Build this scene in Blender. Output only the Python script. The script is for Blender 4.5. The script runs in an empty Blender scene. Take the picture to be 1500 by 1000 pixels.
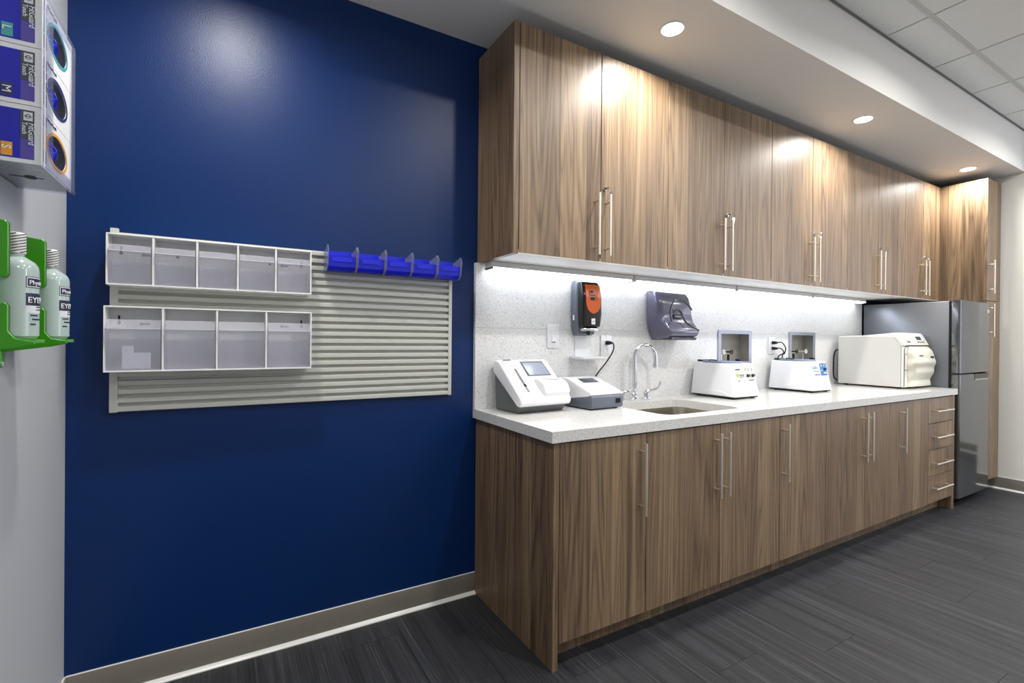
import bpy, bmesh, math, random
from mathutils import Vector, Matrix
random.seed(7)
S = bpy.context.scene
COL = S.collection
R = math.radians

# ------------------------------------------------------------------ camera
cd = bpy.data.cameras.new('camera'); cam = bpy.data.objects.new('camera', cd); COL.objects.link(cam)
cd.sensor_width = 36.0; cd.lens = 712.23 / 1500 * 36; cd.clip_start = 0.02
_a, _b, _c = R(30.294), R(-0.2012), R(0.5123)
fw = Vector((math.sin(_a)*math.cos(_b), math.cos(_a)*math.cos(_b), math.sin(_b)))
rt = Vector((math.cos(_a), -math.sin(_a), 0)); up = rt.cross(fw)
rt2 = rt*math.cos(_c) + up*math.sin(_c); up2 = -rt*math.sin(_c) + up*math.cos(_c)
M = Matrix((rt2, up2, -fw)).transposed().to_4x4(); M.translation = (-1.0058, -2.0531, 1.1879)
cam.matrix_world = M
S.camera = cam
# ------------------------------------------------------------------ world, exposure
W = bpy.data.worlds.new('world'); S.world = W; W.use_nodes = True
W.node_tree.nodes['Background'].inputs[0].default_value = (0.92, 0.95, 1.0, 1)
W.node_tree.nodes['Background'].inputs[1].default_value = 5.0
vs = S.view_settings
vs.view_transform = 'Standard'; vs.look = 'None'; vs.gamma = 1.0; vs.use_curve_mapping = False
vs.exposure = 0.05
LED = 9.0            # under-cabinet strips
DOWN = 12.0          # soffit downlights (W)
ROOM = 20.0          # downlights of the tiled ceiling (W)
FILL = 16.0         # unseen ceiling panels added as fill behind the camera (W)

# ------------------------------------------------------------------ main dimensions
H, T = 0.8636, 0.0409            # counter top height, thickness
DC, DP, LEN = 0.6473, 0.6369, 3.5492
DU, ZB, ZT, ZC = 0.3313, 1.5444, 2.4988, 2.5619
ZCT, YS = 2.8761, -0.7581        # tiled ceiling height, soffit front
XL, XW = -1.4519, 4.477          # left wall, right wall
XF, DT = 4.1613, 0.6281          # tall cabinet side, depth
YR, XR = -4.4, 6.0               # room behind the camera, alcove wall

# ------------------------------------------------------------------ materials
def srgb(r, g, b):
    f = lambda c: (c/255/12.92) if c/255 <= .04045 else ((c/255+.055)/1.055)**2.4
    return (f(r), f(g), f(b), 1)
MATS = {}
def newmat(name):
    m = bpy.data.materials.new(name); m.use_nodes = True; MATS[name] = m
    nt = m.node_tree; return m, nt, nt.nodes['Principled BSDF']
def mat(name, rgb, rough=.5, metal=0., emit=0., coat=0., noise=0., nscale=40., bump=0., spec=.5):
    m, nt, p = newmat(name)
    p.inputs['Base Color'].default_value = srgb(*rgb)
    p.inputs['Roughness'].default_value = rough; p.inputs['Metallic'].default_value = metal
    p.inputs['Coat Weight'].default_value = coat; p.inputs['Specular IOR Level'].default_value = spec
    if emit:
        p.inputs['Emission Color'].default_value = srgb(*rgb); p.inputs['Emission Strength'].default_value = emit
    if noise or bump:
        tc = nt.nodes.new('ShaderNodeTexCoord'); n = nt.nodes.new('ShaderNodeTexNoise')
        n.inputs['Scale'].default_value = nscale; n.inputs['Detail'].default_value = 4
        nt.links.new(tc.outputs['Object'], n.inputs['Vector'])
        if noise:
            mx = nt.nodes.new('ShaderNodeMix'); mx.data_type = 'RGBA'
            c = srgb(*rgb)
            mx.inputs[6].default_value = tuple(max(0, v*(1-noise)) for v in c[:3])+(1,)
            mx.inputs[7].default_value = tuple(min(1, v*(1+noise)) for v in c[:3])+(1,)
            nt.links.new(n.outputs['Fac'], mx.inputs[0]); nt.links.new(mx.outputs[2], p.inputs['Base Color'])
        if bump:
            b = nt.nodes.new('ShaderNodeBump'); b.inputs['Strength'].default_value = bump; b.inputs['Distance'].default_value = .002
            nt.links.new(n.outputs['Fac'], b.inputs['Height']); nt.links.new(b.outputs['Normal'], p.inputs['Normal'])
    return m
def math_node(nt, op, a, b=None):
    n = nt.nodes.new('ShaderNodeMath'); n.operation = op
    for i, v in enumerate((a, b)):
        if v is None: continue
        if isinstance(v, (int, float)): n.inputs[i].default_value = v
        else: nt.links.new(v, n.inputs[i])
    return n.outputs[0]
def clear(name, rgb, gloss=.06, rough=.05, tint=.0, diffuse=0.):
    """clear plastic: tinted see-through with a fresnel gloss"""
    m = bpy.data.materials.new(name); m.use_nodes = True; MATS[name] = m
    nt = m.node_tree; nt.nodes.remove(nt.nodes['Principled BSDF'])
    t = nt.nodes.new('ShaderNodeBsdfTransparent'); t.inputs[0].default_value = srgb(*rgb)
    g = nt.nodes.new('ShaderNodeBsdfGlossy'); g.inputs['Roughness'].default_value = rough
    fc = nt.nodes.new('ShaderNodeLayerWeight'); fc.inputs[0].default_value = .5
    lw = math_node(nt, 'MULTIPLY_ADD', math_node(nt, 'POWER', fc.outputs['Facing'], 4.), .6); lw.node.inputs[2].default_value = .045
    mx = nt.nodes.new('ShaderNodeMixShader'); src = t
    if diffuse:
        d = nt.nodes.new('ShaderNodeBsdfDiffuse'); d.inputs[0].default_value = srgb(*rgb)
        m0 = nt.nodes.new('ShaderNodeMixShader'); m0.inputs[0].default_value = diffuse
        nt.links.new(t.outputs[0], m0.inputs[1]); nt.links.new(d.outputs[0], m0.inputs[2]); src = m0
    nt.links.new(lw, mx.inputs[0]); nt.links.new(src.outputs[0], mx.inputs[1]); nt.links.new(g.outputs[0], mx.inputs[2])
    nt.links.new(mx.outputs[0], nt.nodes['Material Output'].inputs[0])
    return m
def comb(nt, x, y, z):
    n = nt.nodes.new('ShaderNodeCombineXYZ')
    for i, v in enumerate((x, y, z)):
        if isinstance(v, (int, float)): n.inputs[i].default_value = v
        else: nt.links.new(v, n.inputs[i])
    return n.outputs[0]
def noise(nt, vec, scale=1., detail=3., rough=.5, dist=0.):
    n = nt.nodes.new('ShaderNodeTexNoise'); nt.links.new(vec, n.inputs['Vector'])
    n.inputs['Scale'].default_value = scale; n.inputs['Detail'].default_value = detail
    n.inputs['Roughness'].default_value = rough; n.inputs['Distortion'].default_value = dist
    return n.outputs['Fac']
def ramp(nt, fac, stops):
    n = nt.nodes.new('ShaderNodeValToRGB'); nt.links.new(fac, n.inputs[0])
    e = n.color_ramp.elements
    while len(e) < len(stops): e.new(.5)
    for i, (p, c) in enumerate(stops): e[i].position = p; e[i].color = c
    return n.outputs[0]

def wood():
    m, nt, p = newmat('walnut_laminate')
    tc = nt.nodes.new('ShaderNodeTexCoord'); sx = nt.nodes.new('ShaderNodeSeparateXYZ')
    nt.links.new(tc.outputs['Object'], sx.inputs[0])
    oi = nt.nodes.new('ShaderNodeObjectInfo'); rnd = oi.outputs['Random']
    u = math_node(nt, 'ADD', math_node(nt, 'ADD', sx.outputs[0], sx.outputs[1]), math_node(nt, 'MULTIPLY', rnd, 3.7))
    v = math_node(nt, 'ADD', sx.outputs[2], math_node(nt, 'MULTIPLY', rnd, 9.1))
    # veneer strips of uneven width
    wob = math_node(nt, 'MULTIPLY', noise(nt, comb(nt, math_node(nt, 'MULTIPLY', u, 6.), 0., 0.), 1., 0.), 1.6)
    sid = math_node(nt, 'FLOOR', math_node(nt, 'ADD', math_node(nt, 'MULTIPLY', u, 10.5), wob))
    wn = nt.nodes.new('ShaderNodeTexWhiteNoise'); wn.noise_dimensions = '1D'; nt.links.new(sid, wn.inputs['W'])
    tone = wn.outputs['Value']
    v2 = math_node(nt, 'ADD', v, math_node(nt, 'MULTIPLY', tone, 17.))
    # flame figure = contour lines of a stretched noise field
    f = noise(nt, comb(nt, math_node(nt, 'MULTIPLY', u, 8.5), math_node(nt, 'MULTIPLY', tone, 31.), math_node(nt, 'MULTIPLY', v2, 0.38)), 1., 1.5, .4)
    lines = math_node(nt, 'SINE', math_node(nt, 'MULTIPLY', f, 120.))
    lines = math_node(nt, 'MULTIPLY_ADD', lines, .5); lines.node.inputs[2].default_value = .5
    lines = math_node(nt, 'POWER', lines, .45)
    streak = noise(nt, comb(nt, math_node(nt, 'MULTIPLY', u, 75.), 3., math_node(nt, 'MULTIPLY', v2, .6)), 1., 4., .6)
    fine = noise(nt, comb(nt, math_node(nt, 'MULTIPLY', u, 290.), 7., math_node(nt, 'MULTIPLY', v2, 5.)), 1., 2., .5)
    a = math_node(nt, 'MULTIPLY', lines, .20)
    b = math_node(nt, 'MULTIPLY', streak, .64)
    c = math_node(nt, 'MULTIPLY', fine, .42)
    d = math_node(nt, 'MULTIPLY', tone, .20)
    s = math_node(nt, 'ADD', math_node(nt, 'ADD', a, b), math_node(nt, 'ADD', c, d))
    s = math_node(nt, 'SUBTRACT', s, .29)
    col = ramp(nt, s, [(.14, srgb(64, 49, 37)), (.40, srgb(111, 90, 69)), (.60, srgb(139, 116, 90)), (.92, srgb(176, 151, 120))])
    nt.links.new(col, p.inputs['Base Color'])
    p.inputs['Roughness'].default_value = .43; p.inputs['Specular IOR Level'].default_value = .5
    bp = nt.nodes.new('ShaderNodeBump'); bp.inputs['Strength'].default_value = .12; bp.inputs['Distance'].default_value = .001
    nt.links.new(s, bp.inputs['Height']); nt.links.new(bp.outputs[0], p.inputs['Normal'])
    return m
def plank_mat():
    m, nt, p = newmat('charcoal_vinyl_plank')
    tc = nt.nodes.new('ShaderNodeTexCoord'); sx = nt.nodes.new('ShaderNodeSeparateXYZ')
    nt.links.new(tc.outputs['Object'], sx.inputs[0])
    oi = nt.nodes.new('ShaderNodeObjectInfo'); rnd = oi.outputs['Random']
    u = math_node(nt, 'ADD', sx.outputs[0], math_node(nt, 'MULTIPLY', rnd, 23.))
    v = math_node(nt, 'ADD', sx.outputs[1], math_node(nt, 'MULTIPLY', rnd, 11.))
    s1 = noise(nt, comb(nt, math_node(nt, 'MULTIPLY', u, 24.), 0., math_node(nt, 'MULTIPLY', v, .5)), 1., 3., .6)
    s2 = noise(nt, comb(nt, math_node(nt, 'MULTIPLY', u, 190.), 5., math_node(nt, 'MULTIPLY', v, 1.0)), 1., 5., .8)
    s3 = noise(nt, comb(nt, math_node(nt, 'MULTIPLY', u, 500.), 9., math_node(nt, 'MULTIPLY', v, 22.)), 1., 2., .5)
    s = math_node(nt, 'ADD', math_node(nt, 'MULTIPLY', s1, .24), math_node(nt, 'ADD', math_node(nt, 'MULTIPLY', s2, .66), math_node(nt, 'MULTIPLY', s3, .10)))
    col = ramp(nt, s, [(.34, srgb(24, 25, 27)), (.47, srgb(44, 45, 48)), (.55, srgb(60, 61, 65)), (.70, srgb(118, 120, 126))])
    nt.links.new(col, p.inputs['Base Color']); p.inputs['Roughness'].default_value = .42
    p.inputs['Specular IOR Level'].default_value = .25
    return m
def quartz(name, base, dark, light, rough, amount):
    m, nt, p = newmat(name)
    tc = nt.nodes.new('ShaderNodeTexCoord'); vec = tc.outputs['Object']
    vo = nt.nodes.new('ShaderNodeTexVoronoi'); vo.inputs['Scale'].default_value = 230.; nt.links.new(vec, vo.inputs['Vector'])
    sp = nt.nodes.new('ShaderNodeSeparateColor'); nt.links.new(vo.outputs['Color'], sp.inputs[0])
    n1 = noise(nt, vec, 160., 4., .7)
    base_c = ramp(nt, n1, [(.3, tuple(v*.86 for v in srgb(*base)[:3])+(1,)), (.7, tuple(min(1, v*1.08) for v in srgb(*base)[:3])+(1,))])
    isd = math_node(nt, 'MULTIPLY', math_node(nt, 'GREATER_THAN', sp.outputs[0], 1-amount), math_node(nt, 'LESS_THAN', vo.outputs['Distance'], .42))
    isl = math_node(nt, 'GREATER_THAN', sp.outputs[1], .90)
    m1 = nt.nodes.new('ShaderNodeMix'); m1.data_type = 'RGBA'; nt.links.new(math_node(nt, 'MULTIPLY', isd, .75), m1.inputs[0])
    nt.links.new(base_c, m1.inputs[6]); m1.inputs[7].default_value = srgb(*dark)
    m2 = nt.nodes.new('ShaderNodeMix'); m2.data_type = 'RGBA'; nt.links.new(math_node(nt, 'MULTIPLY', isl, .5), m2.inputs[0])
    nt.links.new(m1.outputs[2], m2.inputs[6]); m2.inputs[7].default_value = srgb(*light)
    nt.links.new(m2.outputs[2], p.inputs['Base Color']); p.inputs['Roughness'].default_value = rough
    return m

wood(); plank_mat()
quartz('quartz_splash', (222, 222, 222), (135, 131, 127), (235, 235, 235), .3, .16)
quartz('quartz_top', (214, 213, 210), (140, 135, 130), (240, 240, 238), .16, .10)
mat('blue_paint', (0, 40, 94), .36, bump=.3, nscale=220, spec=.32)
mat('grey_paint', (178, 181, 186), .55, bump=.1, nscale=150)
mat('white_paint', (228, 228, 223), .6, bump=.08, nscale=150)
mat('soffit_paint', (230, 228, 224), .6, bump=.08, nscale=150)
mat('tile', (230, 230, 226), .85, noise=.05, nscale=160, bump=.3)
mat('tee', (205, 205, 200), .45)
mat('tee_gap', (120, 120, 116), .8)
mat('cove_base', (138, 132, 123), .5, noise=.05, nscale=30)
mat('cove_highlight_and_cap', (226, 226, 222), .3)  # white for the painted toe highlight and the real cap edge
mat('subfloor', (30, 30, 32), .9)
mat('carcass', (62, 48, 38), .6)
mat('melamine', (226, 224, 222), .45)
mat('steel_handle', (226, 219, 206), .36, .9)
mat('chrome', (225, 226, 230), .06, 1.)
mat('brushed_steel', (190, 184, 174), .26, 1.)
mat('fridge_side', (128, 131, 138), .34, .75, bump=.03, nscale=300)
mat('fridge_door', (118, 120, 122), .10, .85)
mat('fridge_edge', (170, 171, 174), .22, .85)
mat('black_rubber', (18, 18, 19), .6)
mat('black_plastic', (24, 23, 24), .25)
mat('gloss_black', (14, 13, 14), .12)
mat('white_plastic', (226, 227, 230), .32)
mat('lab_white', (232, 233, 236), .28)
mat('panel_grey', (206, 206, 204), .4)
mat('bin_white', (236, 236, 234), .4)
mat('slat_grey', (196, 197, 190), .42)
mat('dark_grey_plastic', (92, 94, 97), .45)
mat('slate_plastic', (92, 98, 112), .4)
mat('screen_sheen', (158, 166, 182), .12)
mat('groove_grey', (128, 130, 132), .5)
mat('screen_dark', (74, 78, 90), .15)
mat('ink', (30, 30, 34), .6)
mat('ink_navy', (28, 36, 66), .5)
mat('ink_white', (238, 238, 240), .5)
mat('steel_frame', (150, 154, 164), .35, .6)
mat('box_inside', (152, 150, 143), .5)
mat('autoclave_side', (203, 201, 196), .42)
mat('autoclave_white', (224, 223, 216), .35)
mat('autoclave_cream', (210, 207, 193), .32)
mat('soap_grey', (96, 103, 113), .38)
mat('orange', (236, 104, 22), .22)
mat('orange_label', (204, 124, 84), .35)
mat('towel_violet', (92, 91, 114), .18, coat=.5)
mat('towel_dark', (52, 52, 66), .2, coat=.4)
mat('sticker_blue', (16, 104, 164), .4)
mat('sticker_white', (222, 222, 224), .4)
mat('lid_blue', (120, 132, 156), .35)
mat('green_plastic', (62, 152, 20), .3)
mat('green_dark', (92, 106, 88), .45)
mat('bottle_fluid', (168, 184, 181), .12, coat=.3)
mat('cap_white', (228, 228, 224), .45)
mat('carton_white', (224, 225, 228), .5)
mat('carton_blue', (14, 22, 168), .4)
mat('carton_purple', (84, 72, 158), .4)
mat('carton_dark', (70, 72, 84), .45)
mat('teal', (70, 158, 160), .4)
mat('navy_ring', (44, 52, 96), .4)
mat('amber', (226, 160, 44), .4)
mat('glove_blue', (24, 44, 200), .45)
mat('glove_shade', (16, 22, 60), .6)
mat('paper', (214, 216, 220), .7)
mat('yellow_green', (170, 180, 50), .5)
mat('lens_led', (240, 246, 255), .4, emit=LED)
mat('lens_down', (255, 246, 230), .4, emit=14.)
mat('lens_fill', (250, 250, 255), .4, emit=3.)
clear('clear_plastic', (250, 250, 255), rough=.06, diffuse=.14)
clear('edge_glint', (236, 236, 248), rough=.1, diffuse=.65)  # milky strips that paint bright glints on the bin edges
clear('clear_fin', (206, 210, 230), rough=.05, diffuse=.25)
clear('clear_acrylic', (244, 245, 250), rough=.03, diffuse=.05)
clear('clear_blue', (40, 50, 235), rough=.08, diffuse=.75)

# ------------------------------------------------------------------ builders
class MB:
    def __init__(s): s.bm = bmesh.new()
    def _m(s, verts, mtx):
        if mtx is not None: bmesh.ops.transform(s.bm, matrix=mtx, verts=verts)
        return s
    def box(s, x0, x1, y0, y1, z0, z1, bev=0., seg=2, mtx=None):
        x0, x1 = min(x0, x1), max(x0, x1); y0, y1 = min(y0, y1), max(y0, y1); z0, z1 = min(z0, z1), max(z0, z1)
        t = bmesh.new(); bmesh.ops.create_cube(t, size=1.)
        for v in t.verts: v.co = Vector(((x0+x1)/2+v.co.x*(x1-x0), (y0+y1)/2+v.co.y*(y1-y0), (z0+z1)/2+v.co.z*(z1-z0)))
        if bev: bmesh.ops.bevel(t, geom=t.edges[:], offset=bev, segments=seg, affect='EDGES', profile=.5)
        return s._join(t, mtx)
    def _join(s, t, mtx=None):
        if mtx is not None: bmesh.ops.transform(t, matrix=mtx, verts=t.verts[:])
        me = bpy.data.meshes.new('tmp'); t.to_mesh(me); t.free(); s.bm.from_mesh(me); bpy.data.meshes.remove(me)
        return s
    def prism(s, pts, axis, a0, a1, bev=0., seg=2, mtx=None):
        t = bmesh.new()
        def P(p, a): return {'x': (a, p[0], p[1]), 'y': (p[0], a, p[1]), 'z': (p[0], p[1], a)}[axis]
        A = [t.verts.new(P(p, a0)) for p in pts]; B = [t.verts.new(P(p, a1)) for p in pts]
        n = len(pts); t.faces.new(A); t.faces.new(B[::-1])
        for i in range(n): t.faces.new((A[i], B[i], B[(i+1) % n], A[(i+1) % n]))
        bmesh.ops.recalc_face_normals(t, faces=t.faces[:])
        if bev: bmesh.ops.bevel(t, geom=t.edges[:], offset=bev, segments=seg, affect='EDGES', profile=.5, clamp_overlap=True)
        return s._join(t, mtx)
    def loft(s, rings, caps=(True, True), mtx=None):
        t = bmesh.new(); V = [[t.verts.new(p) for p in r] for r in rings]; n = len(rings[0])
        for a, b in zip(V, V[1:]):
            for i in range(n): t.faces.new((a[i], a[(i+1) % n], b[(i+1) % n], b[i]))
        if caps[0]: t.faces.new(V[0][::-1])
        if caps[1]: t.faces.new(V[-1])
        bmesh.ops.recalc_face_normals(t, faces=t.faces[:])
        return s._join(t, mtx)
    def cyl(s, p0, p1, r0, r1=None, n=20):
        r1 = r0 if r1 is None else r1
        p0, p1 = Vector(p0), Vector(p1); d = (p1-p0).normalized()
        a = d.orthogonal().normalized(); b = d.cross(a)
        ring = lambda p, r: [p + a*r*math.cos(2*math.pi*i/n) + b*r*math.sin(2*math.pi*i/n) for i in range(n)]
        return s.loft([ring(p0, r0), ring(p1, r1)])
    def lathe(s, c, prof, n=28, axis='z'):
        rings = []
        for r, h in prof:
            ring = []
            for i in range(n):
                q = 2*math.pi*i/n; x, y = max(r, 1e-5)*math.cos(q), max(r, 1e-5)*math.sin(q)
                ring.append(Vector(c) + Vector({'z': (x, y, h), 'y': (x, h, y), 'x': (h, x, y)}[axis]))
            rings.append(ring)
        return s.loft(rings)
    def tube(s, pts, r, n=10, smooth=6):
        pts = [Vector(p) for p in pts]
        if smooth and len(pts) > 2:
            out = []
            for i in range(len(pts)-1):
                p0, p1, p2, p3 = pts[max(i-1, 0)], pts[i], pts[i+1], pts[min(i+2, len(pts)-1)]
                for k in range(smooth):
                    t = k/smooth
                    out.append(.5*((2*p1)+(p2-p0)*t+(2*p0-5*p1+4*p2-p3)*t*t+(3*p1-p0-3*p2+p3)*t**3))
            out.append(pts[-1]); pts = out
        rings = []; a = None
        for i, p in enumerate(pts):
            d = (pts[min(i+1, len(pts)-1)]-pts[max(i-1, 0)]).normalized()
            a = d.orthogonal().normalized() if a is None else (a - d*a.dot(d)).normalized()
            b = d.cross(a)
            rr = r[i] if isinstance(r, list) else r
            rings.append([p+a*rr*math.cos(2*math.pi*k/n)+b*rr*math.sin(2*math.pi*k/n) for k in range(n)])
        return s.loft(rings)
    def torus(s, c, R_, r, axis='y', n=32, m=10, sx=1., sz=1.):
        pts = []
        for i in range(n+1):
            q = 2*math.pi*i/n; u, v = R_*math.cos(q)*sx, R_*math.sin(q)*sz
            pts.append(Vector(c)+Vector({'y': (u, 0, v), 'x': (0, u, v), 'z': (u, v, 0)}[axis]))
        return s.tube(pts, r, m, 0)
    def plate(s, outer, holes, axis, a0, a1):
        """flat plate with holes: outlines in 2-D, extruded along an axis"""
        t = bmesh.new()
        def P(p, a): return {'x': (a, p[0], p[1]), 'y': (p[0], a, p[1]), 'z': (p[0], p[1], a)}[axis]
        edges = []
        for loop in [outer]+holes:
            V = [t.verts.new(P(p, a0)) for p in loop]
            edges += [t.edges.new((V[i], V[(i+1) % len(V)])) for i in range(len(V))]
        g = bmesh.ops.triangle_fill(t, use_beauty=True, use_dissolve=False, edges=edges)
        fs = [f for f in g['geom'] if isinstance(f, bmesh.types.BMFace)]
        ex = bmesh.ops.extrude_face_region(t, geom=fs)
        dv = Vector(P((0, 0), a1)) - Vector(P((0, 0), a0))
        bmesh.ops.translate(t, vec=dv, verts=[v for v in ex['geom'] if isinstance(v, bmesh.types.BMVert)])
        bmesh.ops.recalc_face_normals(t, faces=t.faces[:])
        return s._join(t)
    def build(s, name, m, parent=None, label=None, smooth=30):
        me = bpy.data.meshes.new(name); s.bm.to_mesh(me); s.bm.free()
        me.materials.append(MATS[m]); return link(name, me, parent, label, smooth)
def link(name, me, parent=None, label=None, smooth=30):
    if smooth:
        for p in me.polygons: p.use_smooth = True
        me.set_sharp_from_angle(angle=R(smooth))
    o = bpy.data.objects.new(name, me); COL.objects.link(o)
    if label: o['label'] = label
    if parent is not None: adopt(o, parent)
    return o
def adopt(o, parent):
    o.parent = parent
    if parent.type == 'EMPTY': o.matrix_parent_inverse = Matrix.Translation(-parent.location)
def tag(o, label, cat, group=None, kind=None):
    o['label'] = label; o['category'] = cat
    if group: o['group'] = group
    if kind: o['kind'] = kind
    return o
def thing(name, label, cat, loc, group=None, rz=0.):
    o = bpy.data.objects.new(name, None); COL.objects.link(o); o.location = loc; o.rotation_euler = (0, 0, rz)
    o.empty_display_size = .05
    return tag(o, label, cat, group)
def struct(o, label=None):
    o['kind'] = 'structure'
    if label: o['label'] = label
    return o
def rrect(x0, x1, y0, y1, r, n=5):
    pts = []
    for cx, cy, a in ((x1-r, y1-r, 0), (x0+r, y1-r, 90), (x0+r, y0+r, 180), (x1-r, y0+r, 270)):
        for k in range(n+1):
            q = R(a+90*k/n); pts.append((cx+r*math.cos(q), cy+r*math.sin(q)))
    return pts
def lettering(txt, size, o, xd, yd, m, parent, name='lettering', depth=.0004, align='LEFT', sx=1., shear=0.):
    """flat printed words: o origin, xd reading direction, yd up direction"""
    c = bpy.data.curves.new('t', 'FONT'); c.body = txt; c.size = size; c.extrude = depth; c.align_x = align; c.shear = shear
    c.resolution_u = 2
    t = bpy.data.objects.new('t', c); COL.objects.link(t)
    me = bpy.data.meshes.new_from_object(t.evaluated_get(bpy.context.evaluated_depsgraph_get()))
    bpy.data.objects.remove(t); bpy.data.curves.remove(c)
    xd, yd = Vector(xd).normalized(), Vector(yd).normalized(); zd = xd.cross(yd)
    mt = Matrix((xd*sx, yd, zd)).transposed().to_4x4(); mt.translation = Vector(o)
    me.transform(mt); me.materials.clear(); me.materials.append(MATS[m])
    return link(name, me, parent, None, 0)
def lamp_area(name, loc, parent, watts, size, spread=180., color=(1, 1, 1), shape='DISK', size_y=None, rot=(0, 0, 0)):
    l = bpy.data.lights.new(name, 'AREA'); l.energy = watts; l.shape = shape; l.size = size
    if size_y: l.size_y = size_y
    l.spread = R(spread); l.color = color
    o = bpy.data.objects.new(name, l); COL.objects.link(o); o.location = loc; o.rotation_euler = rot
    if parent is not None: adopt(o, parent)
    return o

# ================================================================== the room
BOX1 = (1.712, 2.060, 1.040, 1.262); BOX2 = (2.505, 2.846, 1.040, 1.263)     # recessed utility boxes (x0,x1,z0,z1)
def hole(b, m): return [(b[0]+m, b[2]+m), (b[1]-m, b[2]+m), (b[1]-m, b[3]-m), (b[0]+m, b[3]-m)]
struct(MB().plate([(XL-.12, 0), (XW+.1, 0), (XW+.1, 3.0), (XL-.12, 3.0)], [hole(BOX1, .012), hole(BOX2, .012)], 'y', 0, .12).build('wall_back', 'blue_paint'),
       'deep blue painted back wall')
struct(MB().box(XL-.12, XL, YR-.1, 0, 0, 3.).build('wall_left', 'grey_paint'), 'pale grey wall at the left')
struct(MB().box(XW, XR+.1, -.80, 0, 0, 3.).build('wall_right', 'white_paint'), 'off white wall beside the tall cabinet')
struct(MB().box(XL, XR, YR-.1, YR, 0, 3.).build('wall_front', 'white_paint'), 'off white wall behind the viewer')
WY0, WY1, WZ0, WZ1 = -4.25, -1.95, .60, 2.75          # unseen alcove window on the right, added to let in fill light
struct(MB().plate([(YR-.1, 0), (-.80, 0), (-.80, 3.), (YR-.1, 3.)], [[(WY0, WZ0), (WY1, WZ0), (WY1, WZ1), (WY0, WZ1)]], 'x', XR, XR+.1).build('wall_alcove', 'white_paint'), 'off white wall of the alcove beyond')
wd = struct(MB().plate([(WY0, WZ0), (WY1, WZ0), (WY1, WZ1), (WY0, WZ1)], [[(WY0+.05+k*1.125, WZ0+.05), (WY0+1.125+k*1.125, WZ0+.05), (WY0+1.125+k*1.125, WZ1-.05), (WY0+.05+k*1.125, WZ1-.05)] for k in range(2)], 'x', XR+.02, XR+.08).build('fill_window', 'white_plastic'), 'unseen alcove window added for fill light')
for k in range(2): MB().box(XR+.05, XR+.055, WY0+.04+k*1.125, WY0+1.135+k*1.125, WZ0+.04, WZ1-.04).build('pane', 'clear_acrylic', wd, smooth=0)
# floor of vinyl planks
floor = struct(MB().box(XL-.1, XR+.1, YR-.1, .1, -.06, -.004).build('floor', 'subfloor'), 'charcoal streaked vinyl plank floor')
PW, PL = .2286, .9144
pm = None
x = .062 - 7*PW; k = 0
offs = {0: -.690, 1: -.30}
while x < XR:
    y0 = -.690 - (0, .52, .26, .70, .40, .83, .12)[k % 7]*PL if k != 7 else -.690
    y = y0 + 2*PL
    while y > YR:
        ya, yb = max(y-PL, YR), min(y, 0.)
        xa, xb = max(x, XL), min(x+PW, XR)
        if yb - ya > .03 and xb - xa > .02:
            full = abs((yb-ya)-PL) < 1e-6 and abs((xb-xa)-PW) < 1e-6
            if full and pm is not None: me = pm
            else:
                b = MB().box(-(xb-xa)/2+.0006, (xb-xa)/2-.0006, -(yb-ya)/2+.0006, (yb-ya)/2-.0006, -.004, 0)
                me = bpy.data.meshes.new('plank'); b.bm.to_mesh(me); b.bm.free(); me.materials.append(MATS['charcoal_vinyl_plank'])
                if full: pm = me
            o = bpy.data.objects.new('plank', me); COL.objects.link(o); o.parent = floor; o.location = ((xa+xb)/2, (ya+yb)/2, 0)
        y -= PL
    x += PW; k += 1
# soffit and tiled ceiling
struct(MB().box(XL, XW, YS, 0, ZC, ZCT+.06).build('soffit', 'soffit_paint'), 'painted soffit over the cabinets')
struct(MB().box(XW, XR, YS, -.8, ZC, ZCT+.06).build('trim_1', 'soffit_paint'))
ceil = struct(MB().box(XL-.1, XR+.1, YR-.1, YS, ZCT+.05, ZCT+.1).build('ceiling', 'tile'), 'suspended ceiling of pale grey tiles')
xs = [2.12+.606*i for i in range(-6, 7)]; xs = [XL]+[q for q in xs if XL+.05 < q < XR-.05]+[XR]
ys = [YS, -.966]
while ys[-1]-.61 > YR+.05: ys.append(ys[-1]-.61)
ys.append(YR)
ROOM_SPOTS = [(.45, -1.55), (2.15, -1.55), (3.85, -1.55)]
FILL_CELLS = [(ix, iy) for ix in (2, 5, 8, 10) for iy in (4,)]
for i in range(len(xs)-1):
    for j in range(len(ys)-1):
        if (i, j) in FILL_CELLS: continue
        MB().box(xs[i]+.005, xs[i+1]-.005, ys[j+1]+.005, ys[j]-.005, ZCT+.002, ZCT+.018, .002, 1).build('ceiling_tile', 'tile', ceil, smooth=0)
for q in xs:
    MB().box(q-.012, q+.012, YR, YS, ZCT+.006, ZCT+.03).box(q-.004, q+.004, YR, YS, ZCT-.0005, ZCT+.006).build('cross_tee', 'tee', ceil, smooth=0)
for q in ys:
    MB().box(XL, XR, q-.012, q+.012, ZCT-.001, ZCT+.001).box(XL, XR, q-.003, q+.003, ZCT-.004, ZCT).build('main_tee', 'tee', ceil, smooth=0)
MB().box(XL, XR, YS-.014, YS-.0005, ZCT-.003, ZCT+.003).build('wall_angle', 'tee_gap', ceil, smooth=0)
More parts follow.
